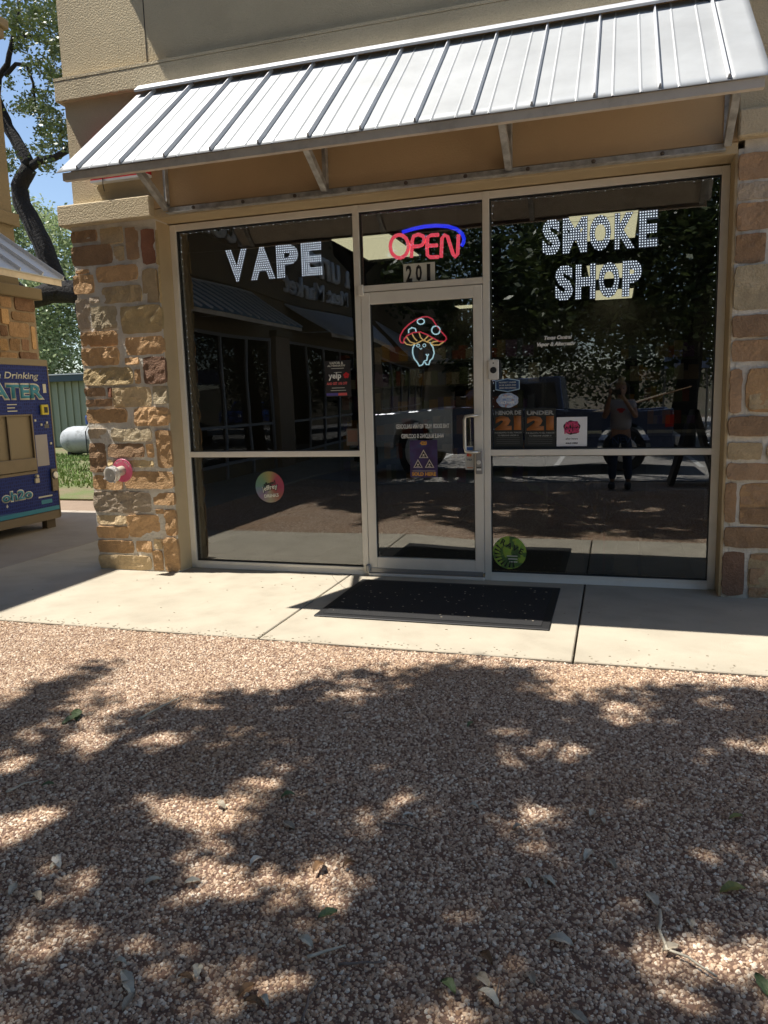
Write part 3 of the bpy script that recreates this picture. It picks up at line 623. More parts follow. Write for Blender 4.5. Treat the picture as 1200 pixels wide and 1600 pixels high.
# neon mushroom with face and feet
def mpx(pts, y=.04): return [(*(lambda q: (q[0], y, q[1]))(G(560+a*220/1200, 460+b*240/1309, y)),) for a, b in pts]
ms = empty('mushroom_sign', (.46, .05, 1.8), 'neon mushroom sign with red cap, white face and feet behind the door glass', 'neon sign')
T2 = .0052
under(ms, MB().tube(mpx([(385, 415), (362, 410), (352, 385), (358, 350), (385, 300), (430, 255), (490, 215), (545, 192), (590, 190), (630, 210), (665, 265), (700, 310), (745, 360), (750, 380), (735, 400), (690, 400), (640, 375), (590, 345), (530, 320), (470, 325), (415, 350), (390, 380), (385, 415)]), T2, 6).build('neon_cap', M['neonp']))
for a_ in (arc(532, 231, 30, 24, 0, 360, 14), arc(660, 305, 36, 36, 0, 360, 14), [(428, 330), (428, 300), (455, 283), (485, 290), (492, 318)]): under(ms, MB().tube(mpx(a_), T2, 6).build('neon_spot', M['neonw']))
yl = MB().tube(mpx([(388, 400), (410, 425), (450, 433), (500, 415), (550, 390), (600, 410), (640, 432), (690, 430), (728, 402)]), T2, 6)
for a in ([(410, 362), (440, 405), (480, 418)], [(458, 338), (478, 375), (500, 395)], [(518, 328), (530, 365), (550, 388)], [(598, 348), (580, 370), (560, 388)], [(635, 372), (610, 385), (590, 400)], [(680, 398), (645, 402), (620, 415)]): yl.tube(mpx(a), T2, 6)
under(ms, yl.build('neon_gills', M['neony']))
wl = MB().tube(mpx([(478, 428), (463, 460), (462, 500), (475, 545), (505, 585), (518, 610), (545, 600), (560, 570), (583, 560), (588, 525), (575, 508)]), T2, 6).tube(mpx([(608, 410), (635, 450), (646, 500), (632, 545), (612, 560), (600, 598), (578, 598), (568, 578)]), T2, 6).tube(mpx([(588, 525), (600, 508)]), T2, 6)
wl.tube(mpx(arc(510, 437, 13, 13, 0, 360, 10)), .003, 5).tube(mpx(arc(562, 435, 13, 13, 0, 360, 10)), .003, 5).tube(mpx([(520, 458), (532, 468), (544, 457)]), .003, 5).tube(mpx([(490, 436), (500, 436)]), .003, 5)
under(ms, wl.build('neon_body', M['neonw']))
acr = mat('clear_acrylic', (.1, .1, .1), .1); acr.node_tree.nodes['Principled BSDF'].inputs['Alpha'].default_value = .12
under(ms, MB().poly([Vector(p)+Vector((0, .006, 0)) for p in mpx([(340, 400), (345, 330), (420, 240), (560, 175), (640, 195), (770, 360), (755, 410), (680, 450), (662, 500), (640, 560), (600, 612), (510, 625), (448, 520), (462, 445)])], (0, .003, 0)).build('acrylic_plate', acr))
under(ms, MB().tube(mpx([(435, 62), (490, 200)]), .0008, 4).tube(mpx([(550, 62), (640, 200)]), .0008, 4).tube(mpx([(535, 62), (440, 230)]), .0008, 4).build('hanging_wire', M['cord']))

# ---------------------------------------------------------------- notices and stickers
def plate(name, m, u0_, v0_, u1_, v1_, y, label, cat, th=.0012, m_round=0):
    x0, z1 = G(u0_, v0_, y); x1, z0 = G(u1_, v1_, y)
    o = box(name, m, None, x0, x1, y, y+th, z0, z1); tag(o, label, cat); return o, x0, x1, z0, z1
def tx(s, par, x, z, h=None, w_=None, m=None, y=None, **k):
    return text(s, m or M['white'], par, (x, y, z), height=h, width=w_, ext=.0005, res=2, **k)
# house number
o, x0, x1, z0, z1 = plate('number_sign', M['bandw'], 630, 413, 680, 441.5, YO, 'pale tiles with black house number 201 above the door', 'house number')
for k, ch in enumerate('201'):
    tx(ch, o, x0+(x1-x0)*(.18+.31*k), (z0+z1)/2+.004, w_=(x1-x0)*(.2 if ch != '1' else .11), h=(z1-z0)*.8, m=M['black'], y=YO-.0002, bold=.03)
# yelp poster
o, x0, x1, z0, z1 = plate('poster', mat('poster_black', (.03, .028, .03), .4), 507, 564, 549, 619, YO, 'black poster with yelp and red lettering on the left window', 'poster')
cx = (x0+x1)/2; W_ = x1-x0; H_ = z1-z0
tx('VAPOR &', o, cx-.01, z1-.07*H_, w_=.55*W_, m=M['bandw'], y=YO-.0003, bold=.03); tx('ALTERNATIV', o, cx-.01, z1-.145*H_, w_=.7*W_, h=.05*H_, m=M['bandw'], y=YO-.0003, bold=.03)
tx('yelp', o, cx-.025, z1-.44*H_, w_=.5*W_, m=M['white'], y=YO-.0003, bold=.03)
for k in range(5):
    a = R(90+72*k); MB().lathe([(.011, 0), (.011, .0005)], (cx+.07+.014*math.cos(a), YO-.0001, z1-.42*H_+.014*math.sin(a)), (0, -1, 0), 8).build('burst_mark', M['red'], o)
redp = mat('poster_red', (.7, .12, .12), .5)
tx('AND GET 10% OFF', o, cx-.01, z1-.635*H_, w_=.8*W_, h=.08*H_, m=redp, y=YO-.0003, bold=.03)
for zz, ww in ((.22, .5), (.33, .3), (.76, .5), (.83, .6)): box('print_line', M['bandw'], o, cx-ww*W_/2, cx+ww*W_/2, YO-.0004, YO-.0001, z1-zz*H_-.002, z1-zz*H_+.002)
box('print_band', redp, o, cx, x1-.035, YO-.0006, YO-.0001, z0+.008, z0+.028); box('print_band', mat('poster_blue', (.1, .08, .3), .5), o, x0+.006, cx-.001, YO-.0006, YO-.0001, z0+.008, z0+.028)
# small card low in the left pane
o, x0, x1, z0, z1 = plate('card_sign', mat('card_back', (.10, .09, .08), .6), 541, 670, 560, 696, YO, 'small dim card taped in the lower right corner of the left window', 'notice')
box('card_picture', mat('card_brown', (.13, .07, .05), .6), o, x0+.01, x1-.01, YO-.0006, YO-.0001, z0+.03, z1-.012)
# round stickers
def disc(label, m, u, v, ru, y):
    x, z = G(u, v, y); r_ = G(u+ru, v, y)[0]-x
    o = MB().lathe([(r_, 0), (r_, .001)], (x, y, z), (0, 1, 0), 40).build('round_sticker', m); tag(o, label, 'sticker'); return o, x, z, r_
def swirl(name, stops, scale, ctr, rough=.5, kind='noise'):
    m = mat(name, (.5, .5, .5), rough); n = m.node_tree; L = n.links.new; tc = n.nodes.new('ShaderNodeTexCoord'); cr = n.nodes.new('ShaderNodeValToRGB')
    e = cr.color_ramp.elements; e[0].position = stops[0][0]; e[0].color = (*stops[0][1], 1); e[1].position = stops[-1][0]; e[1].color = (*stops[-1][1], 1)
    for p, c in stops[1:-1]: x = e.new(p); x.color = (*c, 1)
    if kind == 'noise':
        t = n.nodes.new('ShaderNodeTexNoise'); t.inputs['Scale'].default_value = scale; t.inputs['Detail'].default_value = 3; L(tc.outputs['Object'], t.inputs[0]); L(t.outputs[0], cr.inputs[0])
    elif kind == 'wheel':
        mp = n.nodes.new('ShaderNodeMapping'); mp.inputs['Location'].default_value = (-ctr[0], 0, -ctr[1]); L(tc.outputs['Object'], mp.inputs[0]); mp2 = n.nodes.new('ShaderNodeMapping'); mp2.inputs['Rotation'].default_value = (R(90), 0, 0); L(mp.outputs[0], mp2.inputs[0])
        t = n.nodes.new('ShaderNodeTexGradient'); t.gradient_type = 'RADIAL'; L(mp2.outputs[0], t.inputs[0]); L(t.outputs[1], cr.inputs[0])
    L(cr.outputs[0], n.nodes['Principled BSDF'].inputs['Base Color']); return m
jx, jz = G(421.5, 761, YO)
jm = swirl('rainbow_print', [(0, (.10, .20, .18)), (.12, (.12, .22, .13)), (.25, (.28, .24, .09)), (.36, (.30, .05, .08)), (.5, (.26, .03, .08)), (.62, (.24, .08, .06)), (.75, (.28, .26, .18)), (.88, (.18, .13, .22)), (1, (.10, .18, .22))], 1, (jx, jz), kind='wheel')
o, x, z, r_ = disc('round rainbow sticker with slanted jeffrey lettering low in the left window', jm, 421.5, 761, 22.5, YO)
tx('alleged', o, x, z+.025, w_=.11, m=M['black'], y=YO-.0003, tilt=.25, bold=.05); tx('jeffrey', o, x+.003, z-.010, w_=.15, m=M['black'], y=YO-.0003, tilt=.22, bold=.09); tx('jeffrey', o, x, z-.008, w_=.14, m=M['bandw'], y=YO-.0009, tilt=.22, bold=.02)
tx('DRINKS', o, x+.012, z-.07, w_=.13, m=M['bandw'], y=YO-.0003, tilt=.1, bold=.03)
rm_ = swirl('lime_splash_print', [(.3, (.04, .09, .04)), (.46, (.10, .20, .05)), (.52, (.34, .46, .06)), (.6, (.30, .50, .07)), (.75, (.16, .34, .08))], 14, (0, 0))
o, x, z, r_ = disc('round lime green RAVE sticker low in the right window corner', rm_, 796, 863.5, 26.5, YO)
for k, ch in enumerate('RAVE'): tx(ch, o, x-.045+.044*k, z+.078-.022*k, h=.045, m=M['black'], y=YO-.0003, tilt=-.45, bold=.03)
for k in range(9):
    a = R(150+k*17); p0 = Vector((x+math.cos(a)*r_*.9, YO-.0003, z+math.sin(a)*r_*.9)); p1 = Vector((x+math.cos(a+.2)*r_*.45, YO-.0003, z+math.sin(a+.2)*r_*.45)); q_ = (p0-p1).cross(Vector((0, 1, 0))).normalized()*.008
    MB().poly([p0+q_, p1, p0-q_], (0, -.0004, 0)).build('leaf_print', M['black'], o)
for k in range(3): box('print_line', M['bandw'], o, x-.02+k*.01, x+.06, YO-.0006, YO-.0001, z-.03-.022*k, z-.022-.022*k)
# property notice, cloud sticker
x0, z1 = G(774, 592.5, YO); x1, z0 = G(812, 611, YO); zm = (z0+z1)/2; c = .012
navy = mat('navy_print', (.012, .05, .14), .5)
def hexa(x0, x1, z0, z1, y): return [(x0, y, z0+.012), ((x0+x1)/2, y, z0-.004), (x1, y, z0+.012), (x1, y, z1-.012), ((x0+x1)/2, y, z1+.004), (x0, y, z1-.012)]
o = MB().poly(hexa(x0, x1, z0, z1, YO), (0, .001, 0)).build('notice_sticker', mat('pale_blue_edge', (.35, .5, .65), .5)); tag(o, 'navy notice reading property under video recording beside the doorbell', 'sticker')
MB().poly(hexa(x0+.006, x1-.006, z0+.006, z1-.006, YO-.0004), (0, .0003, 0)).build('notice_face', navy, o)
for k, t_ in enumerate(('PROPERTY UNDER', '24 HR AUDIO AND', 'VIDEO RECORDING')): tx(t_, o, (x0+x1)/2, z1-.026-.02*k, w_=.125, h=.011, m=M['bandw'], y=YO-.0006, bold=.02)
cx, cz = G(793, 625.5, YO)
pts = []
for k in range(40):
    a = 2*math.pi*k/40; q_ = 1+.10*abs(math.sin(a*3.5)); pts.append((cx+.075*q_*math.cos(a), YO, cz+.050*q_*math.sin(a)))
cm = swirl('cloud_print', [(.3, (.15, .25, .5)), (.45, (.5, .55, .65)), (.55, (.25, .4, .6)), (.62, (.45, .2, .15)), (.7, (.6, .6, .65))], 30, (0, 0))
o = MB().poly(pts, (0, .001, 0)).build('cloud_sticker', cm); tag(o, 'blue and white cloud shaped sticker under the video notice', 'sticker')
tx('LOOPER', o, cx, cz+.025, w_=.075, m=M['white'], y=YO-.0004, bold=.04); tx('ALT VAPE', o, cx, cz-.015, w_=.1, m=M['white'], y=YO-.0004, bold=.04)
# age notices on the outer face; dimming by tinted glass is in the print colours
dimw = mat('dim_white_print', (.30, .31, .30), .6); dimo = mat('dim_orange_print', (.34, .12, .03), .6)
nb = mat('notice_black', (.014, .018, .018), .6)
for (a, b, t_, lb) in ((771, 817, 'MENOR DE', 'black age notice headed MENOR DE 21, left of a pair'), (820, 868, 'UNDER', 'black age notice headed UNDER 21, right of a pair')):
    o, x0, x1, z0, z1 = plate('age_notice', nb, a, 638.5, b, 701, YO, lb, 'notice')
    cx = (x0+x1)/2; W_ = x1-x0
    tx(t_, o, cx, z1-.032, w_=.88*W_, h=.032, m=dimw, y=YO-.0003, bold=.05); tx('21', o, cx, z1-.107, w_=.88*W_, h=.105, m=dimo, y=YO-.0003, bold=.08)
    for k, l_ in enumerate(('IT IS UNLAWFUL TO SELL TOBACCO', 'TO PERSONS UNDER 21')): tx(l_, o, cx, z1-.178-.02*k, w_=(.92-.2*k)*W_, h=.011, m=dimw, y=YO-.0003, bold=.03)
    for k in range(4): box('print_line', M['shelf'], o, cx-.4*W_, cx+.4*W_, YO-.0004, YO-.0001, z1-.215-.014*k, z1-.213-.014*k)
# after hours card
o, x0, x1, z0, z1 = plate('white_card', mat('card_white', (.78, .79, .82), .4), 870, 652, 917, 697, YO, 'white square card with pink AFTER HOURS bubble lettering', 'sign')
cx = (x0+x1)/2; cz = z1-.075; pk = mat('bubble_pink', (.62, .05, .16), .4)
MB().poly([(cx+.058*math.cos(a)*(1+.06*math.sin(5*a)), YO-.0002, cz+.050*math.sin(a)*(1+.06*math.cos(7*a))) for a in [2*math.pi*k/36 for k in range(36)]], (0, -.0004, 0)).build('bubble_print', M['black'], o)
tx('AFTER', o, cx, cz+.022, w_=.105, h=.042, m=pk, y=YO-.0007, bold=.09, tilt=.06); tx('HOURS', o, cx, cz-.022, w_=.105, h=.042, m=pk, y=YO-.0007, bold=.09, tilt=.06)
tx('after hours', o, cx, z0+.055, w_=.085, m=M['black'], y=YO-.0003, bold=.01); tx('SOLD HERE', o, cx, z0+.022, w_=.085, h=.011, m=M['black'], y=YO-.0003, bold=.05)
# shop name
x, z = G(872, 527, YO); nm = text('Texas Central', M['white'], None, (x, YO, z), width=.195, shear=.25, bold=.06, ext=.0005, name='shop_name'); tag(nm, 'white slanted lettering Texas Central, upper line on the right window', 'lettering')
x, z = G(869, 538, YO); nm = text('Vapor & Alternativ', M['white'], None, (x, YO, z), width=.27, shear=.25, bold=.06, ext=.0005, name='shop_name'); tag(nm, 'white slanted lettering Vapor & Alternativ, lower line on the right window', 'lettering')
# exit notice, seen from behind (reads right from inside the shop)
ex = empty('exit_notice', (.455, .0245, 1.12), 'white exit notice on the door glass, lettering reversed as seen from outside', 'notice')
YX = .0148
for k, (t_, ww, zz) in enumerate((('THIS DOOR MUST REMAIN UNLOCKED', .415, 1.172), ('WHILE BUILDING IS OCCUPIED', .335, 1.098))):
    o = text(t_, dimw, None, (.455, YX, zz), rot=(R(90), 0, R(180)), width=ww, height=.034, bold=.02, ext=.0005); under(ex, o)
    o.data.materials[0] = M['white']
# poster on the door
YD = .0145
o, x0, x1, z0, z1 = plate('door_poster', swirl('space_print', [(.3, (.02, .015, .05)), (.5, (.05, .025, .11)), (.62, (.04, .05, .14)), (.75, (.12, .08, .14))], 9, (0, 0)), 640, 688, 684, 746, YD, 'dark purple poster with three triangles and SOLD HERE on the door', 'poster')
cx = (x0+x1)/2; gold = mat('gold_print', (.62, .30, .05), .5); palep = mat('pale_print', (.6, .52, .45), .5)
for (a, b) in ((.5, .40), (.29, .66), (.71, .66)):
    px_, pz_ = x0+(x1-x0)*a, z1-(z1-z0)*b; w2 = .037
    MB().poly([(px_-w2, YD-.0002, pz_-.022), (px_+w2, YD-.0002, pz_-.022), (px_, YD-.0002, pz_+.043)], (0, -.0004, 0)).build('triangle_print', palep, o)
    MB().poly([(px_-w2*.72, YD-.0007, pz_-.017), (px_+w2*.72, YD-.0007, pz_-.017), (px_, YD-.0007, pz_+.03)], (0, -.0004, 0)).build('triangle_print', M['black'], o)
    MB().lathe([(.008, 0), (.008, .0004)], (px_, YD-.0012, pz_+.001), (0, -1, 0), 10).build('dot_print', palep, o); box('print_line', palep, o, px_-.013, px_+.013, YD-.0014, YD-.0012, pz_-.015, pz_-.011)
tx('SOLD HERE', o, cx, z0+.026, w_=.19, h=.03, m=gold, y=YD-.0003, bold=.06); box('print_line', palep, o, cx-.09, cx+.09, YD-.0006, YD-.0001, z0+.048, z0+.051)
tx('420', o, cx, z1-.022, w_=.055, h=.032, m=gold, y=YD-.0003, bold=.07)
# card marks
o, x0, x1, z0, z1 = plate('card_sticker', mat('sticker_white', (.5, .5, .48), .5), 727, 697, 740, 734, YD, 'narrow strip of bank card marks beside the door lock', 'sticker')
zz = z1-.022; box('mark_print', mat('mark_blue', (.03, .10, .3), .5), o, x0+.003, x1-.003, YD-.0006, YD-.0001, zz-.012, zz+.014)
MB().lathe([(.012, 0), (.012, .0004)], (x0+.022, YD-.0002, z1-.067), (0, -1, 0), 14).build('mark_print', M['red'], o); MB().lathe([(.012, 0), (.012, .0004)], (x0+.036, YD-.0007, z1-.067), (0, -1, 0), 14).build('mark_print', M['orange'], o)
tx('VISA', o, (x0+x1)/2, z1-.102, w_=.042, m=navy, y=YD-.0003, bold=.02); box('mark_print', M['orange'], o, x0+.012, x1-.003, YD-.0006, YD-.0001, z0+.012, z0+.018)
# doorbell on the mullion
x0, z1 = G(762.5, 562, -.02); x1, z0 = G(779.5, 593, -.02)
bz = box('doorbell', mat('doorbell_white', (.68, .66, .62), .4), None, x0, x1, -.026, -.005, z0, z1, .006); tag(bz, 'white video doorbell with black lens on the mullion right of the door', 'doorbell')
MB().lathe([(.0235, 0), (.0235, .003), (.018, .004)], ((x0+x1)/2, -.026, (z0+z1)/2-.004), (0, -1, 0), 24).build('lens', M['black'], bz); MB().lathe([(.005, 0), (.005, .001)], ((x0+x1)/2, -.026, z1-.026), (0, -1, 0), 10).build('sensor', M['black'], bz)

# ---------------------------------------------------------------- inside the shop
PL = [(-.9, 1.84), (-.9, 5.0), (-.9, 8.0-.0), (1.42, 1.84), (1.48, 4.7), (1.5, 7.2)]
PLL = ['first lit ceiling panel inside above the left window and door', 'lit ceiling panel in the middle left of the shop ceiling', 'lit ceiling panel far back left in the shop', 'lit ceiling panel behind the SMOKE letters', 'lit ceiling panel behind the SHOP letters', 'lit ceiling panel far back right in the shop']
for k, ((x, y), lb) in enumerate(zip(PL, PLL)):
    y1 = min(y+1.2, 8.4)
    o = empty('ceiling_light', (x+.3, y+.6, 2.99), lb, 'ceiling light', 'ceiling lights of the shop')
    under(o, box('light_frame', M['ceil'], None, x-.03, x+.63, y-.03, y1+.03, 2.985, 2.998)); under(o, box('diffuser', M['panel'], None, x, x+.6, y, y1, 2.975, 2.984))
PC = [mat('box_%s' % n_, c_, .6) for n_, c_ in (('kraft', (.42, .30, .17)), ('amber', (.6, .3, .05)), ('slate', (.16, .2, .28)), ('cream', (.62, .56, .42)), ('rust', (.42, .1, .06)), ('olive', (.2, .25, .12)), ('violet', (.2, .1, .27)))]
def shelf_unit(x0, x1, y, label, face=1, top=2.0):
    t = empty('shelf_unit', ((x0+x1)/2, y, 0), label, 'shelving')
    under(t, MB().box(x0, x1, y+.30, y+.33, .05, top).box(x0-.03, x0, y, y+.33, 0, top).box(x1, x1+.03, y, y+.33, 0, top).build('shelf_frame', M['shelf']))
    for k in range(6):
        z = .35+k*.29
        if z > top-.1: break
        under(t, box('shelf', M['shelf'], None, x0+.001, x1-.001, y, y+.298, z, z+.02))
        mbs = [MB() for _ in PC]; x = x0+.02
        while x < x1-.12:
            w2 = rng.uniform(.045, .13); h2 = rng.uniform(.10, .22); mbs[rng.randrange(len(PC))].box(x, x+w2-.006, y+.02+rng.uniform(0, .04), y+.2, z+.0205, z+.0205+h2); x += w2
        for mb_, mm in zip(mbs, PC):
            if mb_.v: q = mb_.build('goods', mm); q['kind'] = 'stuff'; under(t, q)
shelf_unit(-.95, 1.05, 3.2, 'shop shelves of small boxes seen through the glass door'); shelf_unit(1.9, 2.9, 5.2, 'shop shelves of small boxes deep behind the right window'); shelf_unit(-1.9, -1.2, 4.6, 'shop shelves of small boxes deep behind the left window')
ct = empty('shop_counter', (1.9, 2.6, 0), 'dark shop counter with glass top behind the right window', 'counter')
under(ct, box('counter_body', M['shelf'], None, 1.2, 2.7, 2.3, 2.9, 0, .95)); under(ct, box('counter_top', M['lockm'], None, 1.17, 2.73, 2.27, 2.93, .952, .98))
# potted plant inside, low in the right window
pp = empty('potted_plant', (1.75, .55, 0), 'potted plant with drooping dark leaves and one pale leaf inside the right window', 'plant')
under(pp, MB().lathe([(.11, 0), (.15, .26), (.155, .28), (.13, .28)], (1.75, .55, .001), (0, 0, 1), 20).build('pot', mat('teal_pot', (.03, .16, .14), .4)))
lv = MB()
for k in range(26):
    a = rng.uniform(0, 6.28); l_ = rng.uniform(.2, .42); h_ = rng.uniform(.35, .62); b0 = Vector((1.75, .55, .27)); d = Vector((math.cos(a), math.sin(a)*.7, 0)); s_ = Vector((-d.y, d.x, 0))*.035
    P_ = [b0+d*l_*t+Vector((0, 0, h_*math.sin(t*2.2)*.8)) for t in (0, .35, .7, 1)]; W4 = (.15, 1, .8, .02); i0 = len(lv.v)
    for p_, w4 in zip(P_, W4): lv.v += [tuple(p_-s_*w4), tuple(p_+s_*w4)]
    lv.f += [(i0+2*q, i0+2*q+1, i0+2*q+3, i0+2*q+2) for q in range(3)]
under(pp, lv.build('foliage', M['leaf_dark']))
b0 = Vector((1.27, .22, .66)); lf = MB().poly([b0+Vector((-.06, 0, .045)), b0+Vector((-.03, 0, -.005)), b0+Vector((.03, .0, -.03)), b0+Vector((.07, 0, -.035)), b0+Vector((.06, 0, .0)), b0+Vector((.02, 0, .04))], (.004, .004, 0))
lf.tube([b0+Vector((.06, 0, -.03)), (1.5, .4, .5), (1.75, .55, .28)], .004, 5); under(pp, lf.build('pale_leaf', mat('pale_leaf', (.2, .28, .1), .5)))
x, z = G(975, 688, .3); nw = empty('new_sign', (x, .3, z), 'dark standing board with blue handwritten NEW inside the right window', 'sign')
under(nw, box('board', M['black'], None, x-.16, x+.16, .305, .32, .60, 1.32)); under(nw, MB().box(x-.14, x-.12, .30, .304, .0, .6).box(x+.12, x+.14, .30, .304, 0, .6).build('stand', M['shelf']))
under(nw, text('NEW', mat('chalk_blue', (.16, .2, .4), .6), None, (x, .303, z), width=.17, ext=.001, bold=.01))

# ---------------------------------------------------------------- the wing at the left, facing +x
WX = -5.0
wing = empty('wing_building', (WX, 2.3, 0), 'shaded tan wing of the centre running toward the viewer at the left', 'building')
def uw(o): return under(wing, o)
uw(MB().box(-14, WX-.12, -30, 2.22, 2.84, 5.66).box(-14, WX-.02, -30, 2.22, 0, 2.84).build('wall', M['stucco_wing_shade']))
uw(MB().box(-14, WX-.05, -30.1, 2.30, 5.67, 5.78).box(-14, WX-.01, -30.2, 2.34, 5.781, 5.88).build('cornice', M['stucco_wing_shade'], bevel=.01))
uw(MB().box(-14, WX-.07, -30, 2.28, 3.56, 3.71).build('belt_course', M['stucco_wing_shade'], bevel=.006))
uw(MB().box(-6, WX+.09, 1.0, 2.36, 2.70, 2.835).build('pillar_cap', M['stucco_wing_shade'], bevel=.008))
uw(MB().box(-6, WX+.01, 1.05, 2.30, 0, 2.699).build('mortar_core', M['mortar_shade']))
def face_x(s, z, out): return (WX+.01+out, s, z)
k = 0
for r_ in "0 915 90 1000;110 930 270 1030;0 1010 80 1130;90 1040 275 1110;65 1120 230 1235;0 1140 58 1225;240 1150 290 1330;75 1245 160 1340;170 1250 232 1340;0 1245 66 1340;0 1352 140 1410;150 1352 300 1410".split(';'):
    a, b, c_, d_ = map(float, r_.split()); p0 = hit(a/5, 280+b/5, 0, WX+.02); p1 = hit(c_/5, 280+d_/5, 0, WX+.02); pm = hit((a+c_)/10, 280+d_/5, 0, WX+.02); pt_ = hit((a+c_)/10, 280+b/5, 0, WX+.02)
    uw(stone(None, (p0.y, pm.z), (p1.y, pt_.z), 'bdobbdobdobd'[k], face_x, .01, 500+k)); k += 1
z = 1.84
while z > .1:                                          # courses behind the water machine
    y = 1.06
    h_ = rng.uniform(.14, .22)
    while y < 2.2:
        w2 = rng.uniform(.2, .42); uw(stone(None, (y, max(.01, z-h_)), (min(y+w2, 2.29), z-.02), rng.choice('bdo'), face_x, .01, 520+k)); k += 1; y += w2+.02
    z -= h_
# far pillars and shop windows of the wing (seen only in the glass)
dk = mat('wing_window_trim', (.30, .32, .36), .4, .2)
for a in (-3.2, -9.3, -15.7, -22.5):
    uw(MB().box(WX-.02, WX+.11, a-.35, a+.35, 0, 2.7).build('pier', M['mortar_shade'])); uw(MB().box(WX-.02, WX+.16, a-.4, a+.4, 2.701, 2.83).build('pillar_cap', M['stucco_wing_shade'], bevel=.008))
for a, b in ((-8.9, -3.6), (-15.2, -9.7), (-22, -16.1)):
    uw(MB().box(WX-.05, WX-.015, a+.05, b-.05, .25, 2.62).build('shop_window', M['black'])); uw(box('glass_pane', M['glass_far'], None, WX-.012, WX-.006, a+.05, b-.05, .3, 2.6))
    n_ = 5
    for q in range(n_+1): y = a+.05+(b-a-.1)*q/n_; uw(MB().box(WX-.014, WX+.03, y-.03, y+.03, 0, 2.66).build('mullion', dk))
    for zz in (.27, .95, 2.63): uw(MB().box(WX-.013, WX+.028, a+.08, b-.08, zz-.025, zz+.025).build('rail', dk))
def wing_awning(y0, y1, label, m):
    t = empty('wing_awning', (WX, (y0+y1)/2, 2.8), label, 'awning', 'awnings of the wing')
    A = Vector((WX-.09, 0, 3.49)); B = Vector((-4.03, 0, 2.79)); sl_ = B-A; n_ = Vector((-sl_.z, 0, sl_.x)).normalized()
    under(t, MB().poly([A+Vector((0, y0, 0)), B+Vector((0, y0, 0)), B+Vector((0, y0, 0))-n_*.01, A+Vector((0, y0, 0))-n_*.01], (0, y1-y0, 0)).build('roof_panel', m))
    k = 0; y = y1-.012
    while y > y0:
        s_ = MB().poly([A+Vector((0, y-.008, 0))+n_*.001, A+Vector((0, y-.004, 0))+n_*.035, A+Vector((0, y+.004, 0))+n_*.035, A+Vector((0, y+.008, 0))+n_*.001], sl_*.99).build('seam', M['awning_rib']); under(t, s_); y -= .32
    under(t, MB().box(B.x-.03, B.x-.02, y0, y1-.03, B.z-.07, B.z-.004).build('fascia', M['fascia']))
    under(t, MB().box(WX-.115, WX-.085, y0, y1, A.z+.005, A.z+.04).build('ridge_flashing', M['awning_rib']))
    for y in (y0+.2, (y0+y1)/2, y1-.25): under(t, MB().poly([(WX+.01, y-.02, 2.86), (WX+.05, y-.02, 2.86), (-4.2, y-.02, 2.83), (-4.2, y-.02, 2.87)], (0, .04, 0)).build('strut', M['galv']))
wing_awning(-2.6, 1.70, 'grey metal awning at the near left end of the wing above the water machine', M['awning_wing'])
wing_awning(-8.4, -3.9, 'blue grey metal awning on the wing mirrored in the left window', mat('blue_awning', (.12, .24, .32), .4, .3))
wing_awning(-15, -10, 'grey metal awning on the wing mirrored beside the door', M['awning_wing']); wing_awning(-23, -16.6, 'farthest grey metal awning of the wing mirrored in the door glass', M['awning_wing'])
sgm = mat('sign_letter_face', (.85, .85, .82), .5); dkm = mat('sign_letter_dark', (.03, .03, .035), .5)
for t_, ya, yb, z, h_, m_, lb in (('uten', -8.3, -6.3, 4.62, .55, sgm, 'pale wall lettering uten on the wing, mirrored in the left window top'), ('La une', -15.0, -11.3, 4.72, .75, sgm, 'large wall lettering starting La on the wing, mirrored beside the LED E'), ('Meat Market', -13.9, -10.0, 3.99, .42, sgm, 'wall lettering Meat Market on the wing, mirrored under the LED letters')):
    me = text_mesh(t_, width=yb-ya, height=h_, ext=.06, bold=.012); o = link('wall_lettering', me, m_, None, (WX-.115, (ya+yb)/2, z)); o.rotation_euler = (Matrix.Rotation(R(90), 4, 'Z') @ Matrix.Rotation(R(90), 4, 'X')).to_euler(); tag(o, lb, 'lettering')

# ---------------------------------------------------------------- drinking water machine against the wing
MX = -4.4
wm = empty('water_machine', (-4.7, .7, 0), 'blue drinking water vending machine with steel filling bay in the shade at the left', 'vending machine')
def um(o): return under(wm, o)
def panelblue():
    m = mat('machine_wrap', (.02, .035, .16), .55, spec=.25); n = m.node_tree; L = n.links.new; b = n.nodes['Principled BSDF']; tc = n.nodes.new('ShaderNodeTexCoord')
    mp = n.nodes.new('ShaderNodeMapping'); mp.inputs['Scale'].default_value = (1, 1, .8); vo = n.nodes.new('ShaderNodeTexVoronoi'); vo.inputs['Scale'].default_value = 34; vo.feature = 'DISTANCE_TO_EDGE'; vo.inputs['Randomness'].default_value = .25
    L(tc.outputs['Object'], mp.inputs[0]); L(mp.outputs[0], vo.inputs[0]); cr = n.nodes.new('ShaderNodeMapRange'); L(vo.outputs[0], cr.inputs[0]); cr.inputs[1].default_value = .02; cr.inputs[2].default_value = .25
    mx = n.nodes.new('ShaderNodeMix'); mx.data_type = 'RGBA'; L(cr.outputs[0], mx.inputs[0]); mx.inputs[6].default_value = (.02, .045, .26, 1); mx.inputs[7].default_value = (.008, .016, .11, 1); L(mx.outputs[2], b.inputs['Base Color']); return m
MBL = panelblue(); tan = mat('machine_trim', (.24, .195, .13), .5, .1); cyan = mat('water_print', (.03, .24, .36), .45); steel = mat('bay_steel', (.20, .165, .12), .4, .5, var=.2, vscale=5)
um(MB().box(-5.0+.02, MX-.02, -.55, 1.735, .20, 1.93).build('cabinet', tan, bevel=.006))
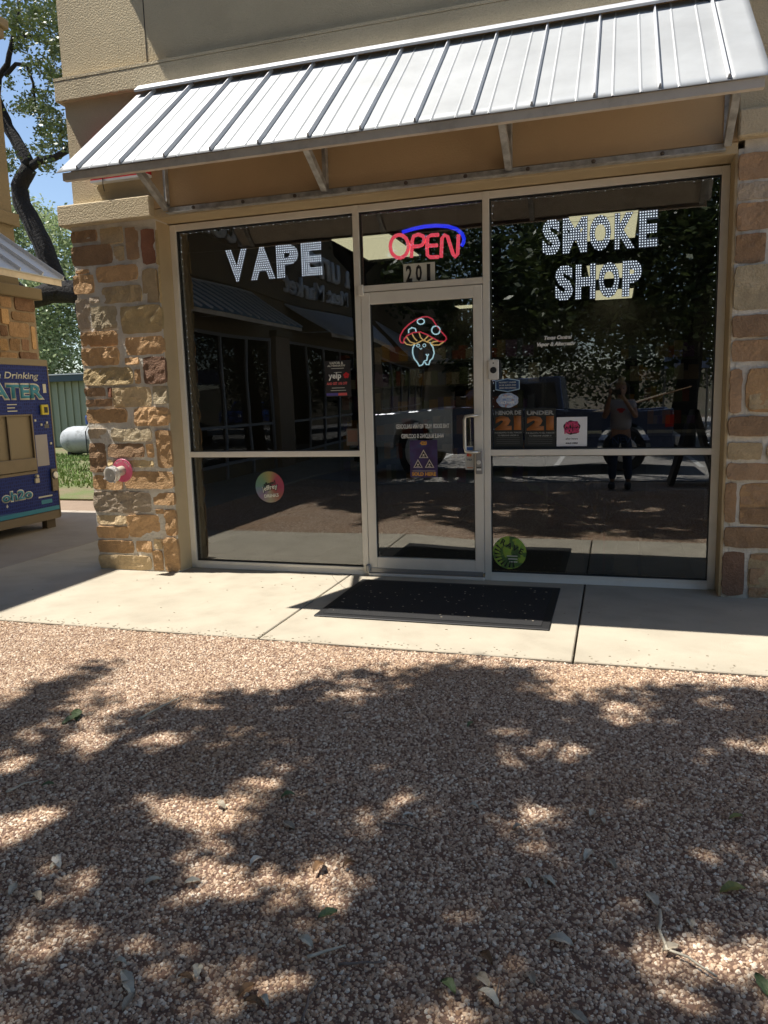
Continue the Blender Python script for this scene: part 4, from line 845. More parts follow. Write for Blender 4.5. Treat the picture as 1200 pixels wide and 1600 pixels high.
um(MB().box(MX-.019, MX, 1.42, 1.722, .205, 1.86).box(MX-.019, MX, -.54, .42, .205, 1.86).box(MX-.019, MX, .4201, 1.4199, 1.325, 1.86).box(MX-.019, MX, .4201, 1.4199, .205, .66).build('front_panel', MBL))
um(MB().box(MX-.016, MX+.003, -.545, 1.738, 1.862, 1.934).build('top_trim', tan, bevel=.003)); um(MB().box(MX-.03, MX+.004, 1.7225, 1.738, .12, 1.86).build('edge_trim', tan, bevel=.002)); um(MB().box(-5.0+.03, MX-.004, -.54, 1.73, .105, .199).build('base_rail', mat('machine_base', (.2, .16, .11), .6)))
for y in (-.4, 1.55): um(MB().box(MX-.12, MX-.05, y, y+.14, 0, .104).build('leg', mat('machine_leg', (.12, .09, .06), .7)))
um(MB().box(-4.9, -4.38, .42, 1.42, .60, .66).build('bay_floor', steel)) if False else None
um(MB().box(MX-.25, MX-.245, .42, 1.42, .66, 1.325).box(MX-.245, MX+.006, .42, .44, .66, 1.325).box(MX-.245, MX+.006, 1.40, 1.42, .66, 1.325).box(MX-.245, MX+.006, .44, 1.40, .66, .69).box(MX-.245, MX+.002, .44, 1.40, 1.31, 1.325).build('filling_bay', steel))
for z in (.86, 1.02, 1.10, 1.18): um(box('bay_rib', steel, None, MX-.244, MX-.235, 1.07, 1.40, z, z+.012))
um(MB().box(MX-.24, MX+.004, 1.045, 1.06, .69, 1.31).build('bay_divider', steel)); um(MB().lathe([(.03, 0), (.035, .10), (.02, .12)], (MX-.06, 1.09, 1.305), (0, 0, -1), 14).build('spout', M['white']))
um(MB().box(MX-.02, MX+.03, .44, 1.40, .70, .84).build('bay_shelf', steel, bevel=.004))
def mtx(t_, y, z, **k):
    m_ = k.pop('m', M['white']); o = text(t_, m_, None, (MX+.0012+k.pop('off', 0), y, z), rot=UP_X, ext=.0006, **k); return um(o)
mtx('Premium Drinking', 1.04, 1.738, width=1.07, height=.095, shear=.2, bold=.015, m=M['bandw'])
mtx('WATER', 1.09, 1.575, width=1.10, height=.185, bold=.075, m=M['bandw']); mtx('WATER', 1.09, 1.575, width=1.05, height=.150, bold=.035, m=cyan, off=.001)
mtx('oh2o', 1.09, .448, width=.46, height=.125, bold=.07, m=M['bandw']); mtx('oh2o', 1.09, .448, width=.43, height=.098, bold=.03, m=cyan, off=.001)
um(MB().poly([(MX+.001, .93, .40-.025), (MX+.001, .915, .345), (MX+.001, .93, .33), (MX+.001, .945, .345)], (.001, 0, 0)).build('drop_print', M['bandw']))
um(box('stripe_print', cyan, None, MX+.0005, MX+.0015, -.53, 1.72, .207, .255)); um(MB().poly([(MX+.0006, -.53, .256), (MX+.0006, 1.2, .256), (MX+.0006, -.53, .34)], (.001, 0, 0)).build('stripe_print', mat('wave_print', (.02, .10, .28), .4)))
yb_ = box('card_reader', mat('reader_yellow', (.62, .52, .04), .4), None, MX, MX+.03, 1.548, 1.662, 1.312, 1.427, .006); um(yb_)
um(box('reader_screen', M['black'], None, MX+.0301, MX+.033, 1.585, 1.64, 1.335, 1.40))
um(box('notice_sheet', mat('notice_grey', (.35, .33, .36), .6), None, MX, MX+.002, 1.435, 1.622, .735, 1.09))
for k in range(12): um(box('print_line', M['lockm'], None, MX+.0021, MX+.003, 1.465, 1.465+rng.uniform(.06, .13), 1.05-.025*k, 1.056-.025*k))
cb_ = um(box('coin_box', steel, None, MX, MX+.025, 1.615, 1.712, .43, .69, .004)); um(MB().lathe([(.04, 0), (.04, .015), (.03, .02)], (MX+.025, 1.665, .615), (1, 0, 0), 16).build('coin_lock', M['chrome'])); um(MB().lathe([(.048, 0), (.048, .004)], (MX+.0251, 1.665, .615), (1, 0, 0), 16).build('lock_ring', M['black']))
um(MB().box(MX, MX+.02, 1.36, 1.42, .555, .605).lathe([(.018, 0), (.018, .03)], (MX+.001, 1.39, .63), (1, 0, 0), 10).build('push_button', M['pipe']))
for y, z in ((1.44, 1.24), (1.53, 1.19), (1.62, 1.21), (1.655, .97)): um(box('button', M['bandw'], None, MX, MX+.012, y, y+.03, z, z+.025, .003))
um(box('label_print', M['shelf'], None, MX+.0005, MX+.001, 1.60, 1.67, 1.16, 1.205)); um(box('label_print', M['bandw'], None, MX+.0005, MX+.0015, 1.40, 1.62, .375, .392)); um(box('label_print', cyan, None, MX+.0005, MX+.0015, 1.44, 1.61, .30, .345)); um(box('label_print', M['bandw'], None, MX+.0005, MX+.0015, 1.63, 1.68, 1.56, 1.66))
for y, n_ in ((1.14, 3), (.85, 3)):
    for k in range(n_): um(box('price_print', M['bandw'], None, MX+.0005, MX+.0012, y-.07, y+.07-.03*(k == 1), 1.36+.035*k, 1.37+.035*k))

# ---------------------------------------------------------------- behind: green shed, gas tank
sh = empty('metal_shed', (-17, 18, 0), 'green ribbed metal shed with dark blue eave behind the white gas tank', 'shed')
under(sh, MB().box(-26, -9, 17.0, 24, 0, 2.42).build('wall', M['green']))
k = 0; x = -25.9
rb = []
while x < -9: rb.append(x); x += .30
for x in rb: under(sh, MB().box(x, x+.07, 16.955, 16.999, 0, 2.30).build('siding_rib', M['green']))
under(sh, MB().box(-26.2, -8.8, 16.7, 16.95, 2.30, 2.52).build('eave', M['blueroof'])); under(sh, MB().box(-26.2, -8.8, 16.66, 24.3, 2.521, 2.56).build('roof', M['awning_wing']))
tk = empty('gas_tank', (-12.9, 13.1, 0), 'weathered white gas tank lying on the grass by the green shed', 'gas tank')
under(tk, MB().lathe([(.02, -1.0), (.16, -.98), (.29, -.90), (.37, -.76), (.40, -.6), (.40, .8), (.37, .96), (.29, 1.10), (.16, 1.18), (.02, 1.2)], (-12.75, 13.1, .44), (1, .12, 0), 28).build('tank_body', M['tank'], smooth=True))
under(tk, MB().box(-13.5, -13.38, 12.85, 13.35, -.03, .18).box(-12.4, -12.28, 12.85, 13.35, -.03, .18).build('tank_foot', M['tank_dark']))
under(tk, MB().lathe([(.11, 0), (.12, .2), (.09, .26), (.02, .28)], (-12.80, 13.05, .89), (0, 0, 1), 14).build('valve_cover', M['bluecap'])); under(tk, MB().tube([(-12.72, 12.95, .95), (-12.68, 12.68, .7), (-12.66, 12.66, .2), (-12.66, 12.66, -.02)], .018, 6).build('gas_line', M['black']))
# grass tufts on the lawn in view
gv = []; n_ = 26000
gx = nr.uniform(-15, -6.5, n_); gy = nr.uniform(5.5, 13.5, n_); kp = np.array([noise.noise(Vector((a*.7, b*.7, 0)))+rng.uniform(-.5, .5) > -.1-(b-8)*.06 for a, b in zip(gx, gy)]); gx, gy = gx[kp], gy[kp]; n_ = len(gx)
an = nr.uniform(0, 6.28, n_); hh = nr.uniform(.02, .055, n_); ww = .014
V = np.zeros((n_, 3, 3)); V[:, 0] = np.c_[gx-np.cos(an)*ww, gy-np.sin(an)*ww, np.full(n_, -.03)]; V[:, 1] = np.c_[gx+np.cos(an)*ww, gy+np.sin(an)*ww, np.full(n_, -.03)]; V[:, 2] = np.c_[gx+nr.uniform(-.04, .04, n_), gy+nr.uniform(-.04, .04, n_), hh]
def poly_soup(name, V, m):
    n, k = V.shape[:2]; me = bpy.data.meshes.new(name); me.vertices.add(n*k); me.vertices.foreach_set('co', V.reshape(-1)); me.loops.add(n*k); me.loops.foreach_set('vertex_index', np.arange(n*k, dtype=np.int32))
    me.polygons.add(n); me.polygons.foreach_set('loop_start', np.arange(0, n*k, k, dtype=np.int32)); me.polygons.foreach_set('loop_total', np.full(n, k, dtype=np.int32)); me.update(calc_edges=True); me.materials.append(m)
    o = bpy.data.objects.new(name, me); COL.objects.link(o); return o
tag(poly_soup('grass', V, M['grass']), 'patchy green grass in front of the gas tank', 'grass', kind='stuff')

# ---------------------------------------------------------------- trees
def leaves(name, C_, L_, m, flat=.55, asp=.5):
    C_ = np.asarray(C_); n = len(C_); d = nr.normal(size=(n, 3)); d[:, 2] *= flat; d /= np.linalg.norm(d, axis=1)[:, None]
    q = nr.normal(size=(n, 3)); q[:, :2] *= flat; s_ = np.cross(d, q); s_ /= np.linalg.norm(s_, axis=1)[:, None]+1e-9
    l_ = (L_*nr.uniform(.7, 1.3, n))[:, None]
    V = np.stack([C_-d*l_/2, C_+s_*l_*asp/2+d*l_*.05, C_+d*l_/2, C_-s_*l_*asp/2+d*l_*.05], 1); return poly_soup(name, V, m)
def clump_pts(centres, rad, per, squash=.6):
    out = []
    for c_, r_ in zip(centres, rad):
        p_ = nr.normal(size=(per, 3))*.5; p_[:, 2] *= squash; out.append(np.asarray(c_)+p_*r_)
    return np.concatenate(out)
def crown_centres(c, r, n, shell=.45):
    p_ = nr.normal(size=(n, 3)); p_ /= np.linalg.norm(p_, axis=1)[:, None]; p_ *= nr.uniform(shell, 1, n)[:, None]**.6; return np.asarray(c)+p_*np.asarray(r)
def wob(pts, n=4, a=.12):
    out = []
    for p_, q_ in zip(pts[:-1], pts[1:]):
        for k in range(n):
            t = k/n; v = Vector(p_).lerp(Vector(q_), t); s_ = (Vector(q_)-Vector(p_)).length
            out.append(v+Vector((rng.uniform(-1, 1), rng.uniform(-1, 1), rng.uniform(-1, 1)))*a*s_*.25*(0 if k == 0 else 1))
    out.append(Vector(pts[-1])); return out
def taper(n, a, b): return [a+(b-a)*k/(n-1) for k in range(n)]
# A: the big oak that shades the gravel, standing behind the viewer
TAX = -3.62
oak = empty('oak_tree', (TAX, -10.8, 0), 'big live oak behind the viewer that throws the dappled shade on the gravel', 'tree', 'live oaks')
tr = MB(); T_ = wob([(TAX, -10.8, -.1), (TAX, -10.7, 1.6), (TAX+.1, -10.4, 3.4), (TAX+.2, -10, 4.3)], 3, .06); tr.tube(T_, taper(len(T_), .25, .19), 12); under(oak, tr.build('trunk', M['bark'], smooth=True))
TIPS = [(-1.8, -4.6, 5.6), (.3, -4.0, 6.0), (-3.4, -4.2, 6.3), (-5.2, -6.0, 6.4), (-.8, -7, 6.4), (1.8, -6.5, 6.3), (-3.6, -10, 6.2), (-.5, -10.5, 6.0), (-2.6, -3.2, 5.9), (-1.2, -3.0, 6.0)]
for tp in TIPS:
    pts = wob([(TAX+.2, -10.05, 4.1), tuple(Vector((TAX+.2, -10, 4.6)).lerp(Vector(tp), .5)+Vector((0, 0, .7))), tp], 4, .25); under(oak, MB().tube(pts, taper(len(pts), .15, .03), 8).build('limb', M['bark'], smooth=True))
# the outer rim of the crown follows the rim of its shade on the gravel
rim = sorted([tuple(hit(u, v, 2, -.01)[:2]) for u, v in ((0, 1225), (35, 1165), (58, 1105), (110, 1090), (170, 1087), (210, 1097), (290, 1087), (350, 1080), (470, 1070), (520, 1050), (560, 1039), (600, 1050), (700, 1040), (765, 1025), (815, 1040), (838, 1068), (880, 1092), (940, 1097), (975, 1077), (1025, 1068), (1080, 1075), (1140, 1052), (1200, 1062))])
RX = [a[0] for a in rim]; RY = [a[1] for a in rim]
GAPS = []
for u, v, a, b in ((255, 1155, 40, 13), (435, 1107, 22, 9), (300, 1268, 120, 30), (415, 1226, 50, 15), (25, 1290, 60, 45), (125, 1384, 30, 17), (345, 1366, 28, 22), (298, 1401, 18, 9), (510, 1410, 34, 22), (400, 1352, 14, 7), (450, 1530, 55, 32), (565, 1281, 26, 13),
        (50, 1455, 28, 9), (632, 1250, 34, 16), (832, 1270, 34, 22), (850, 1322, 44, 13), (755, 1360, 14, 9), (990, 1355, 28, 9), (1085, 1296, 22, 9), (720, 1432, 44, 20), (930, 1452, 28, 13), (960, 1490, 34, 15), (1085, 1490, 70, 34), (1160, 1500, 50, 34),
        (720, 1588, 90, 13), (675, 1561, 22, 9), (880, 1166, 46, 17), (795, 1142, 24, 9), (1140, 1105, 16, 7), (610, 1195, 16, 7), (20, 1195, 30, 20), (610, 1345, 18, 9), (1010, 1540, 30, 10), (1110, 1400, 14, 7), (965, 1125, 18, 5), (470, 1165, 14, 6)):
    c0 = hit(u, v, 2, -.01); c1 = hit(u+a, v, 2, -.01); c2 = hit(u, v+b, 2, -.01); GAPS.append((c0.x, c0.y, (c1-c0).length, (c2-c0).length))
hx, hy = SUN.x/-SUN.z, SUN.y/-SUN.z
def mask(x, y):
    ye = np.interp(x, RX, RY, left=-2.2, right=-1.95)
    if x < RX[0]-.15: ye = -2.9-(RX[0]-x)*.5
    if y > ye-.03+.10*noise.noise(Vector((x*5, y*5, 8))): return 0
    d = 9
    for gx_, gy_, ra, rb_ in GAPS:
        q = math.hypot((x-gx_)/(ra+.03), (y-gy_)/(rb_+.03))
        if q < .86+.5*noise.noise(Vector((x*9, y*9, 1))): return 0
        d = min(d, q)
    return 1 if (y < ye-.30) else .6
cen = []
tries = 0
while len(cen) < 7600 and tries < 70000:
    tries += 1
    x = nr.uniform(-3.4, 5.2); y = nr.uniform(-7.0, -1.8)
    if nr.rand() > mask(x, y): continue
    if noise.noise(Vector((x*2.3+9, y*2.3, 3))) > .42 or noise.noise(Vector((x*7, y*7, 7))) > .36 or noise.noise(Vector((x*15, y*15, 4))) > .45: continue
    H = 5.6+.9*noise.noise(Vector((x*.6, y*.6, 0)))+nr.uniform(-.35, .5); cen.append((x-hx*H, y-hy*H, H))
cen = np.array(cen); P_ = clump_pts(cen, np.full(len(cen), .12), 24, .7)
gxy = P_[:, :2]+np.c_[hx*P_[:, 2], hy*P_[:, 2]]
keep = np.ones(len(P_), bool)
for gx_, gy_, ra, rb_ in GAPS: keep &= np.hypot((gxy[:, 0]-gx_)/max(ra-.02, .01), (gxy[:, 1]-gy_)/max(rb_-.02, .01)) > .62+.35*nr.rand(len(P_))
P_ = P_[keep]; o = leaves('crown', P_, .085, M['leaf']); under(oak, o)
cen = [(nr.uniform(-7, 3), nr.uniform(-7.8, -5.9), 5.6+nr.uniform(-.4, 1.2)) for _ in range(330)] + [(nr.uniform(-9, -4.4), nr.uniform(-13, -7.8), 5.6+nr.uniform(-.4, 1.2)) for _ in range(330)]
under(oak, leaves('crown', clump_pts(cen, np.full(660, .42), 30), .14, M['leaf']))
# B: live oak behind the passage, dark twisting limbs against the sky
ob = empty('oak_tree', (-8.6, 9.2, 0), 'dark twisting live oak between the wing and the shop, seen against the sky', 'tree', 'live oaks')
def W(u, v, y=9): return hit(u, v, 1, y)
pts = wob([(-8.3, 9.2, -.05), (-8.2, 9.2, 2.6), W(135, 470), ], 4, .08); under(ob, MB().tube(pts, taper(len(pts), .40, .36), 12).build('trunk', M['bark'], smooth=True))
limbs = [([W(150, 462), W(112, 455), W(80, 457), W(45, 470), W(10, 440, 8.6), W(-40, 420, 8.2)], .28, .16), ([W(98, 462), W(82, 425), W(70, 390), W(52, 350), W(34, 318), W(30, 292), W(46, 262)], .24, .17),
    ([W(46, 262), W(62, 250), W(84, 247), W(104, 236), W(125, 200), W(140, 150)], .10, .04), ([W(46, 262), W(34, 235), W(16, 205), W(2, 180), W(-25, 120)], .15, .10), ([W(16, 205), W(-5, 150), W(-2, 120), W(12, 100), W(20, 60), W(30, 20), W(28, -40)], .09, .03),
    ([W(8, 118), W(25, 100), W(42, 102), W(52, 130), W(55, 165), W(66, 195)], .05, .015), ([W(20, 60), W(40, 56), W(70, 60), W(95, 80)], .04, .012), ([W(104, 236), W(92, 215), W(98, 190)], .03, .01)]
for p_, a, b in limbs:
    q_ = wob(p_, 3, .12); under(ob, MB().tube(q_, taper(len(q_), a, b), 9).build('limb', M['bark'], smooth=True))
cen = []
for u, v, ru, rv, n_ in ((45, 25, 45, 25, 70), (85, 30, 25, 35, 50), (90, 75, 22, 30, 40), (35, 62, 30, 14, 26), (60, 105, 30, 14, 22), (88, 125, 18, 14, 20), (62, 150, 22, 14, 20), (82, 118, 14, 12, 8), (45, 168, 22, 10, 14), (70, 172, 20, 12, 18), (85, 190, 22, 12, 22), (100, 205, 14, 10, 16), (72, 207, 14, 10, 14), (60, 232, 14, 7, 10), (90, 228, 18, 8, 14), (75, 262, 14, 7, 10), (16, 240, 10, 8, 8), (20, 262, 10, 10, 8), (10, 30, 20, 30, 20), (140, 60, 40, 60, 60), (-60, 80, 50, 100, 60), (22, 170, 10, 6, 5), (12, 128, 6, 8, 3)):
    for _ in range(n_): cen.append(tuple(W(u+nr.normal()*ru*.5, v+nr.normal()*rv*.5, 9+nr.normal()*.9)))
under(ob, leaves('crown', clump_pts(cen, np.full(len(cen), .17), 17, .8), .095, M['leaf']))
# C: paler trees farther back
def crown_tree(name, base, c, r, n, per, L_, m, lb, grp, cr=.5, tr_=.25):
    t = empty(name, base, lb, 'tree', grp); p_ = wob([base, tuple(Vector(base).lerp(Vector(c), .5)), c], 4, .1)
    under(t, MB().tube(p_, taper(len(p_), tr_, tr_*.4), 8).build('trunk', M['bark'], smooth=True)); under(t, leaves('crown', clump_pts(crown_centres(c, r, n), np.full(n, cr), per, .7), L_, m))
crown_tree('pale_tree', (-27, 27, -.05), (-27.2, 27, 7.6), (2.6, 3, 5.0), 330, 60, .22, M['leaf_lit'], 'tall pale green tree far behind the shed, its top left of the pillar cap', 'pale trees behind the shed', .8)
crown_tree('pale_tree', (-22.2, 26, -.05), (-22.8, 26, 5.6), (2.9, 3, 5.0), 330, 60, .22, M['leaf_lit'], 'lower pale green tree beside the stone pillar behind the shed', 'pale trees behind the shed', .8)
crown_tree('pale_tree', (-32, 27, -.05), (-32, 27, 4.4), (4, 3, 4.2), 200, 50, .24, M['leaf_lit'], 'pale green tree behind the shed hidden mostly by the wing', 'pale trees behind the shed', .8)
# D: dark oaks across the parking lot, seen in the windows
for k, (b_, c_, r_, n_, lb) in enumerate((((3.4, -13.5, 0), (3.8, -13.5, 4.9), (4.2, 2.6, 2.9), 520, 'dark oak across the lot mirrored behind the word SMOKE'), ((8.8, -16, 0), (8.6, -16, 5.6), (4.4, 3.0, 3.4), 520, 'dark oak across the lot mirrored at the right edge of the window'),
        ((-1.8, -18, 0), (-1.6, -18, 6.2), (3.8, 3.0, 3.8), 420, 'dark oak across the lot mirrored in the pane over the door'), ((15, -25, 0), (15, -25, 6), (4.6, 4, 4.6), 420, 'dark oak farthest right across the lot'),
        ((2.4, -27, 0), (2.4, -27, 5.2), (5.2, 3, 4.6), 560, 'dark oak behind the banner sign across the lot'), ((-4.5, -28, 0), (-4.5, -28, 5.4), (5, 3, 4.8), 420, 'dark oak at the far end of the wing across the lot'))):
    crown_tree('oak_tree', b_, c_, r_, n_, 44, .22, M['leaf'], lb, 'live oaks', .75, .32)

# ---------------------------------------------------------------- pickup truck mirrored in the glass
tk = empty('pickup_truck', (0, -8.9, 0), 'silver blue pickup truck with tools in its bed, mirrored in door and window', 'truck')
def ut(o): return under(tk, o)
silver = mat('truck_paint_lit', (.72, .75, .78), .25, .4); cabm = mat('truck_cab_paint', (.10, .13, .22), .25, .4); TY0, TY1 = -9.85, -8.0  # front paint lightened to put sun on hood and fender into the colour
def arch(cx, r=.46): return [(cx-r*math.cos(a), .42+r*math.sin(a)) for a in [math.pi*k/10 for k in range(11)]]
prof = [(-2.85, .45)] + [(-2.85, .95), (-2.55, 1.05), (-1.6, 1.09), (-.95, 1.12), (-.75, 1.12), (-.75, .45)]
prof = [(-2.85, .42)] + [(-2.85, .90), (-2.6, 1.02), (-1.6, 1.07), (-.9, 1.10), (-.9, .36)] + [(x, z) for x, z in reversed(arch(-1.75, .47))]
ut(MB().poly([(x, TY1, z) for x, z in prof], (0, TY0-TY1, 0)).build('front_body', silver, bevel=.02))
ut(MB().poly([(-.898, TY1-.002, .36), (-.898, TY1-.002, 1.10), (1.02, TY1-.002, 1.10), (1.02, TY1-.002, .36)], (0, TY0-TY1+.004, 0)).build('door', cabm, bevel=.01))
ut(MB().poly([(-.88, TY1-.06, 1.101), (-.42, TY1-.16, 1.60), (-.2, TY1-.18, 1.66), (.95, TY1-.18, 1.66), (1.02, TY1-.06, 1.101)], (0, TY0-TY1+.12, 0)).build('cab', cabm, bevel=.015))
ut(MB().poly([(-.68, TY1-.03, 1.14), (-.34, TY1-.10, 1.55), (.86, TY1-.10, 1.55), (.92, TY1-.03, 1.14)], (0, -.11, 0)).build('side_window', M['black']))
prof = [(1.022, .40), (1.022, 1.08), (2.82, 1.08), (2.85, .42), (2.55, .42)] + [(x, z) for x, z in reversed(arch(2.0, .46))]
ut(MB().poly([(x, TY1-.004, z) for x, z in prof], (0, -.06, 0)).poly([(x, TY0+.064, z) for x, z in prof], (0, -.06, 0)).box(1.1, 2.82, TY0+.07, TY1-.07, .5, .56).box(2.76, 2.82, TY0+.07, TY1-.07, .561, 1.06).build('bed', cabm, bevel=.008))
for x in (-1.75, 2.0):
    for y in (TY1-.26, TY0+.02):
        w_ = ut(MB().lathe([(.36, 0), (.38, .04), (.38, .20), (.36, .24)], (x, y, .38), (0, 1, 0), 24).build('tyre', M['rubber'])); ut(MB().lathe([(.22, 0), (.20, .02), (.08, .03)], (x, y+.24, .38), (0, 1, 0), 16).build('rim', M['chrome']))
ut(box('tail_light', mat('tail_red', (.5, .02, .02), .3), None, 2.70, 2.84, TY1-.003, TY1+.006, .78, .98)); ut(box('bumper', M['chrome'], None, 2.86, 2.98, TY0+.05, TY1-.05, .48, .64, .02)); ut(box('bumper', M['chrome'], None, -3.0, -2.86, TY0+.05, TY1-.05, .45, .66, .02))
ut(MB().tube([(1.7, TY1-.4, .9), (1.75, TY1-.4, 1.5), (1.9, TY1-.4, 1.6), (2.05, TY1-.4, 1.5), (2.1, TY1-.4, 1.0)], .02, 6).build('hoop', M['black'])); ut(MB().box(-.85, -.65, TY1+.001, TY1+.13, 1.12, 1.26).build('mirror', M['black'], bevel=.01))
tl = MB().tube([(1.5, TY1-.35, 1.05), (3.1, TY1-.25, 1.42)], .014, 6).build('long_handled_tool', M['leafbrown']); tag(tl, 'long brown handled tool sticking out of the truck bed, mirrored right', 'tool')
tl = MB().tube([(1.3, TY1-.55, 1.02), (2.7, TY1-.5, 1.34)], .018, 6).build('long_handled_tool', M['leafdry']); tag(tl, 'pale handled tool lying in the truck bed, mirrored right of the person', 'tool')
# blue car far across the lot
bc = empty('parked_car', (8.5, -31, 0), 'blue car parked far across the lot, mirrored at the right window edge', 'car'); blue = mat('car_blue', (.01, .07, .32), .25, .3)
prof = [(-.9, .30), (-.9, .75), (-.75, .95), (-.62, 1.42), (.62, 1.42), (.75, .95), (.9, .75), (.9, .30)]
under(bc, MB().poly([(8.2+x, -31.5, z) for x, z in [(-.9, .28), (-.92, .7), (-.82, .92), (.82, .92), (.92, .7), (.9, .28)]], (0, -4.2, 0)).build('body', blue, bevel=.06)); under(bc, MB().poly([(8.2-.72, -32.5, .921), (8.2-.58, -33.0, 1.42), (8.2+.58, -33.0, 1.42), (8.2+.72, -32.5, .921)], (0, -2.2, 0)).build('cab', blue, bevel=.03))
under(bc, MB().poly([(8.2-.62, -32.44, .96), (8.2-.5, -32.93, 1.38), (8.2+.5, -32.93, 1.38), (8.2+.62, -32.44, .96)], (0, -.02, 0)).build('windscreen', M['black']))
for x in (7.55, 8.7): under(bc, box('headlight', M['white'], None, x, x+.22, -31.49, -31.44, .62, .74, .02)); under(bc, MB().lathe([(.3, 0), (.3, .2)], (x+.0, -32.4, .27), (1, 0, 0), 16).build('tyre', M['rubber']))
# banner sign and pale trailer across the lot
bn = empty('banner_sign', (4.2, -22, 0), 'pale blue banner sign across the lot mirrored above the person', 'sign')
under(bn, MB().box(3.4, 4.9, -22.02, -22, 2.1, 2.75).build('banner', mat('banner_blue', (.22, .3, .5), .5))); under(bn, MB().box(3.42, 3.48, -22.08, -22.03, 0, 2.7).box(4.8, 4.86, -22.08, -22.03, 0, 2.7).build('posts', M['shelf']))
# A-frame board on the gravel near the viewer
af = empty('sandwich_board', (3.0, -6.45, 0), 'black folding sandwich board standing on the gravel behind the viewer, mirrored at right', 'sign')
for s_ in (-1, 1): under(af, MB().poly([(3.0+s_*.03, -6.8, 1.08), (3.0+s_*.36, -6.8, -.01), (3.0+s_*.29, -6.8, -.01), (3.0-s_*.03, -6.8, 1.08)], (0, .62, 0)).build('board', M['black']))

# ---------------------------------------------------------------- the photographer, seen only as a reflection
def skin(name, joints, edges, radii, m, parent, sub=2, root=0):
    me = bpy.data.meshes.new(name); me.from_pydata([tuple(j) for j in joints], edges, []); o = bpy.data.objects.new(name, me); COL.objects.link(o)
    md = o.modifiers.new('s', 'SKIN'); sv = me.skin_vertices[0].data
    for k, r_ in enumerate(radii): sv[k].radius = (r_, r_) if not isinstance(r_, tuple) else r_
    for k in range(len(radii)): sv[k].use_root = (k == root)
    md.use_smooth_shade = True; s2 = o.modifiers.new('b', 'SUBSURF'); s2.levels = sub; s2.render_levels = sub
    dg = bpy.context.evaluated_depsgraph_get(); m2 = bpy.data.meshes.new_from_object(o.evaluated_get(dg)); bpy.data.objects.remove(o); m2.name = name; m2.materials.clear()
    return under(parent, link(name, m2, m))
PX, PY = 1.92, -5.98
ps = empty('person', (PX, PY, 0), 'person with blonde bun in white shirt and jeans holding up a phone, mirrored', 'person')
skinm = mat('skin', (.38, .22, .15), .55); hair = mat('blonde_hair', (.42, .29, .13), .6, var=.4, vscale=30, bump=.6, bscale=50); shirt = mat('shirt', (.38, .36, .38), .8, bump=.2, bscale=12); jeans = mat('jeans', (.03, .05, .10), .85, var=.3, vscale=12); shoe = mat('shoes', (.03, .03, .035), .6)  # white shirt greyed so that the person's shade is in its colour
CP = Vector((CAM.x, CAM.y, CAM.z)); LH = Vector((1.775, -5.605, 1.350)); RH = Vector((1.925, -5.605, 1.350))
J = [(PX, PY, .80), (PX, PY, .95), (PX, PY+.01, 1.10), (PX, PY-.01, 1.24), (PX, PY, 1.29), (PX, PY+.02, 1.36), (PX-.15, PY, 1.235), (PX+.15, PY, 1.235), (PX-.235, PY+.06, 1.03), (PX+.22, PY+.07, 1.03), LH, RH,
     (PX-.08, PY, .74), (PX+.08, PY, .74), (PX-.10, PY+.02, .42), (PX+.10, PY+.01, .42), (PX-.11, PY-.02, .06), (PX+.12, PY-.02, .06)]
E_ = [(0, 1), (1, 2), (2, 3), (3, 4), (4, 5), (3, 6), (3, 7), (6, 8), (7, 9), (8, 10), (9, 11), (0, 12), (0, 13), (12, 14), (13, 15), (14, 16), (15, 17)]
RA = [(.15, .11), (.13, .095), (.135, .10), (.11, .09), .052, .05, .06, .06, .040, .040, .026, .026, .085, .085, .058, .058, .04, .04]
skin('body', J, E_, RA, skinm, ps)
skin('shirt', [(PX, PY, .80), (PX, PY, .97), (PX, PY+.01, 1.11), (PX, PY-.01, 1.235), (PX-.15, PY, 1.235), (PX+.15, PY, 1.235), (PX-.205, PY+.03, 1.12), (PX+.195, PY+.035, 1.12)], [(0, 1), (1, 2), (2, 3), (3, 4), (3, 5), (4, 6), (5, 7)], [(.175, .135), (.165, .125), (.16, .122), (.125, .105), .075, .075, .066, .066], shirt, ps)
skin('jeans', [(PX, PY, .85), (PX, PY, .78), (PX-.08, PY, .73), (PX+.08, PY, .73), (PX-.10, PY+.02, .42), (PX+.10, PY+.01, .42), (PX-.11, PY-.02, .09), (PX+.12, PY-.02, .09)], [(0, 1), (1, 2), (1, 3), (2, 4), (3, 5), (4, 6), (5, 7)], [(.155, .12), (.165, .13), .10, .10, .073, .073, .058, .058], jeans, ps, root=1)
HC = Vector((PX, PY+.03, 1.425))
bm = bmesh.new(); bmesh.ops.create_uvsphere(bm, u_segments=24, v_segments=16, radius=1)
for v in bm.verts:
    c_ = v.co.copy(); w2 = .072*(1-.18*max(0, -c_.z)); v.co = Vector((c_.x*w2, c_.y*.088, c_.z*.108))
    if c_.y > .75 and -.35 < c_.z < .15: v.co.y += .016*max(0, 1-abs(c_.x)*4)
    if c_.y > .7 and .0 < c_.z < .3: v.co.y -= .005
    v.co += HC
me = bpy.data.meshes.new('head'); bm.to_mesh(me); bm.free()
for p in me.polygons: p.use_smooth = True
under(ps, link('head', me, skinm))
for s_ in (-1, 1):
    under(ps, MB().lathe([(.004, 0), (.010, .003), (.004, .006)], HC+Vector((s_*.028, .078, .012)), (0, 1, 0), 10).build('eye', M['black'])); under(ps, MB().lathe([(.004, 0), (.018, .006), (.014, .014)], HC+Vector((s_*.068, 0, 0)), (s_, 0, 0), 10).build('ear', skinm))
under(ps, MB().tube([HC+Vector((-.02, .080, -.045)), HC+Vector((0, .085, -.047)), HC+Vector((.02, .080, -.045))], .004, 6).build('mouth', M['red']))
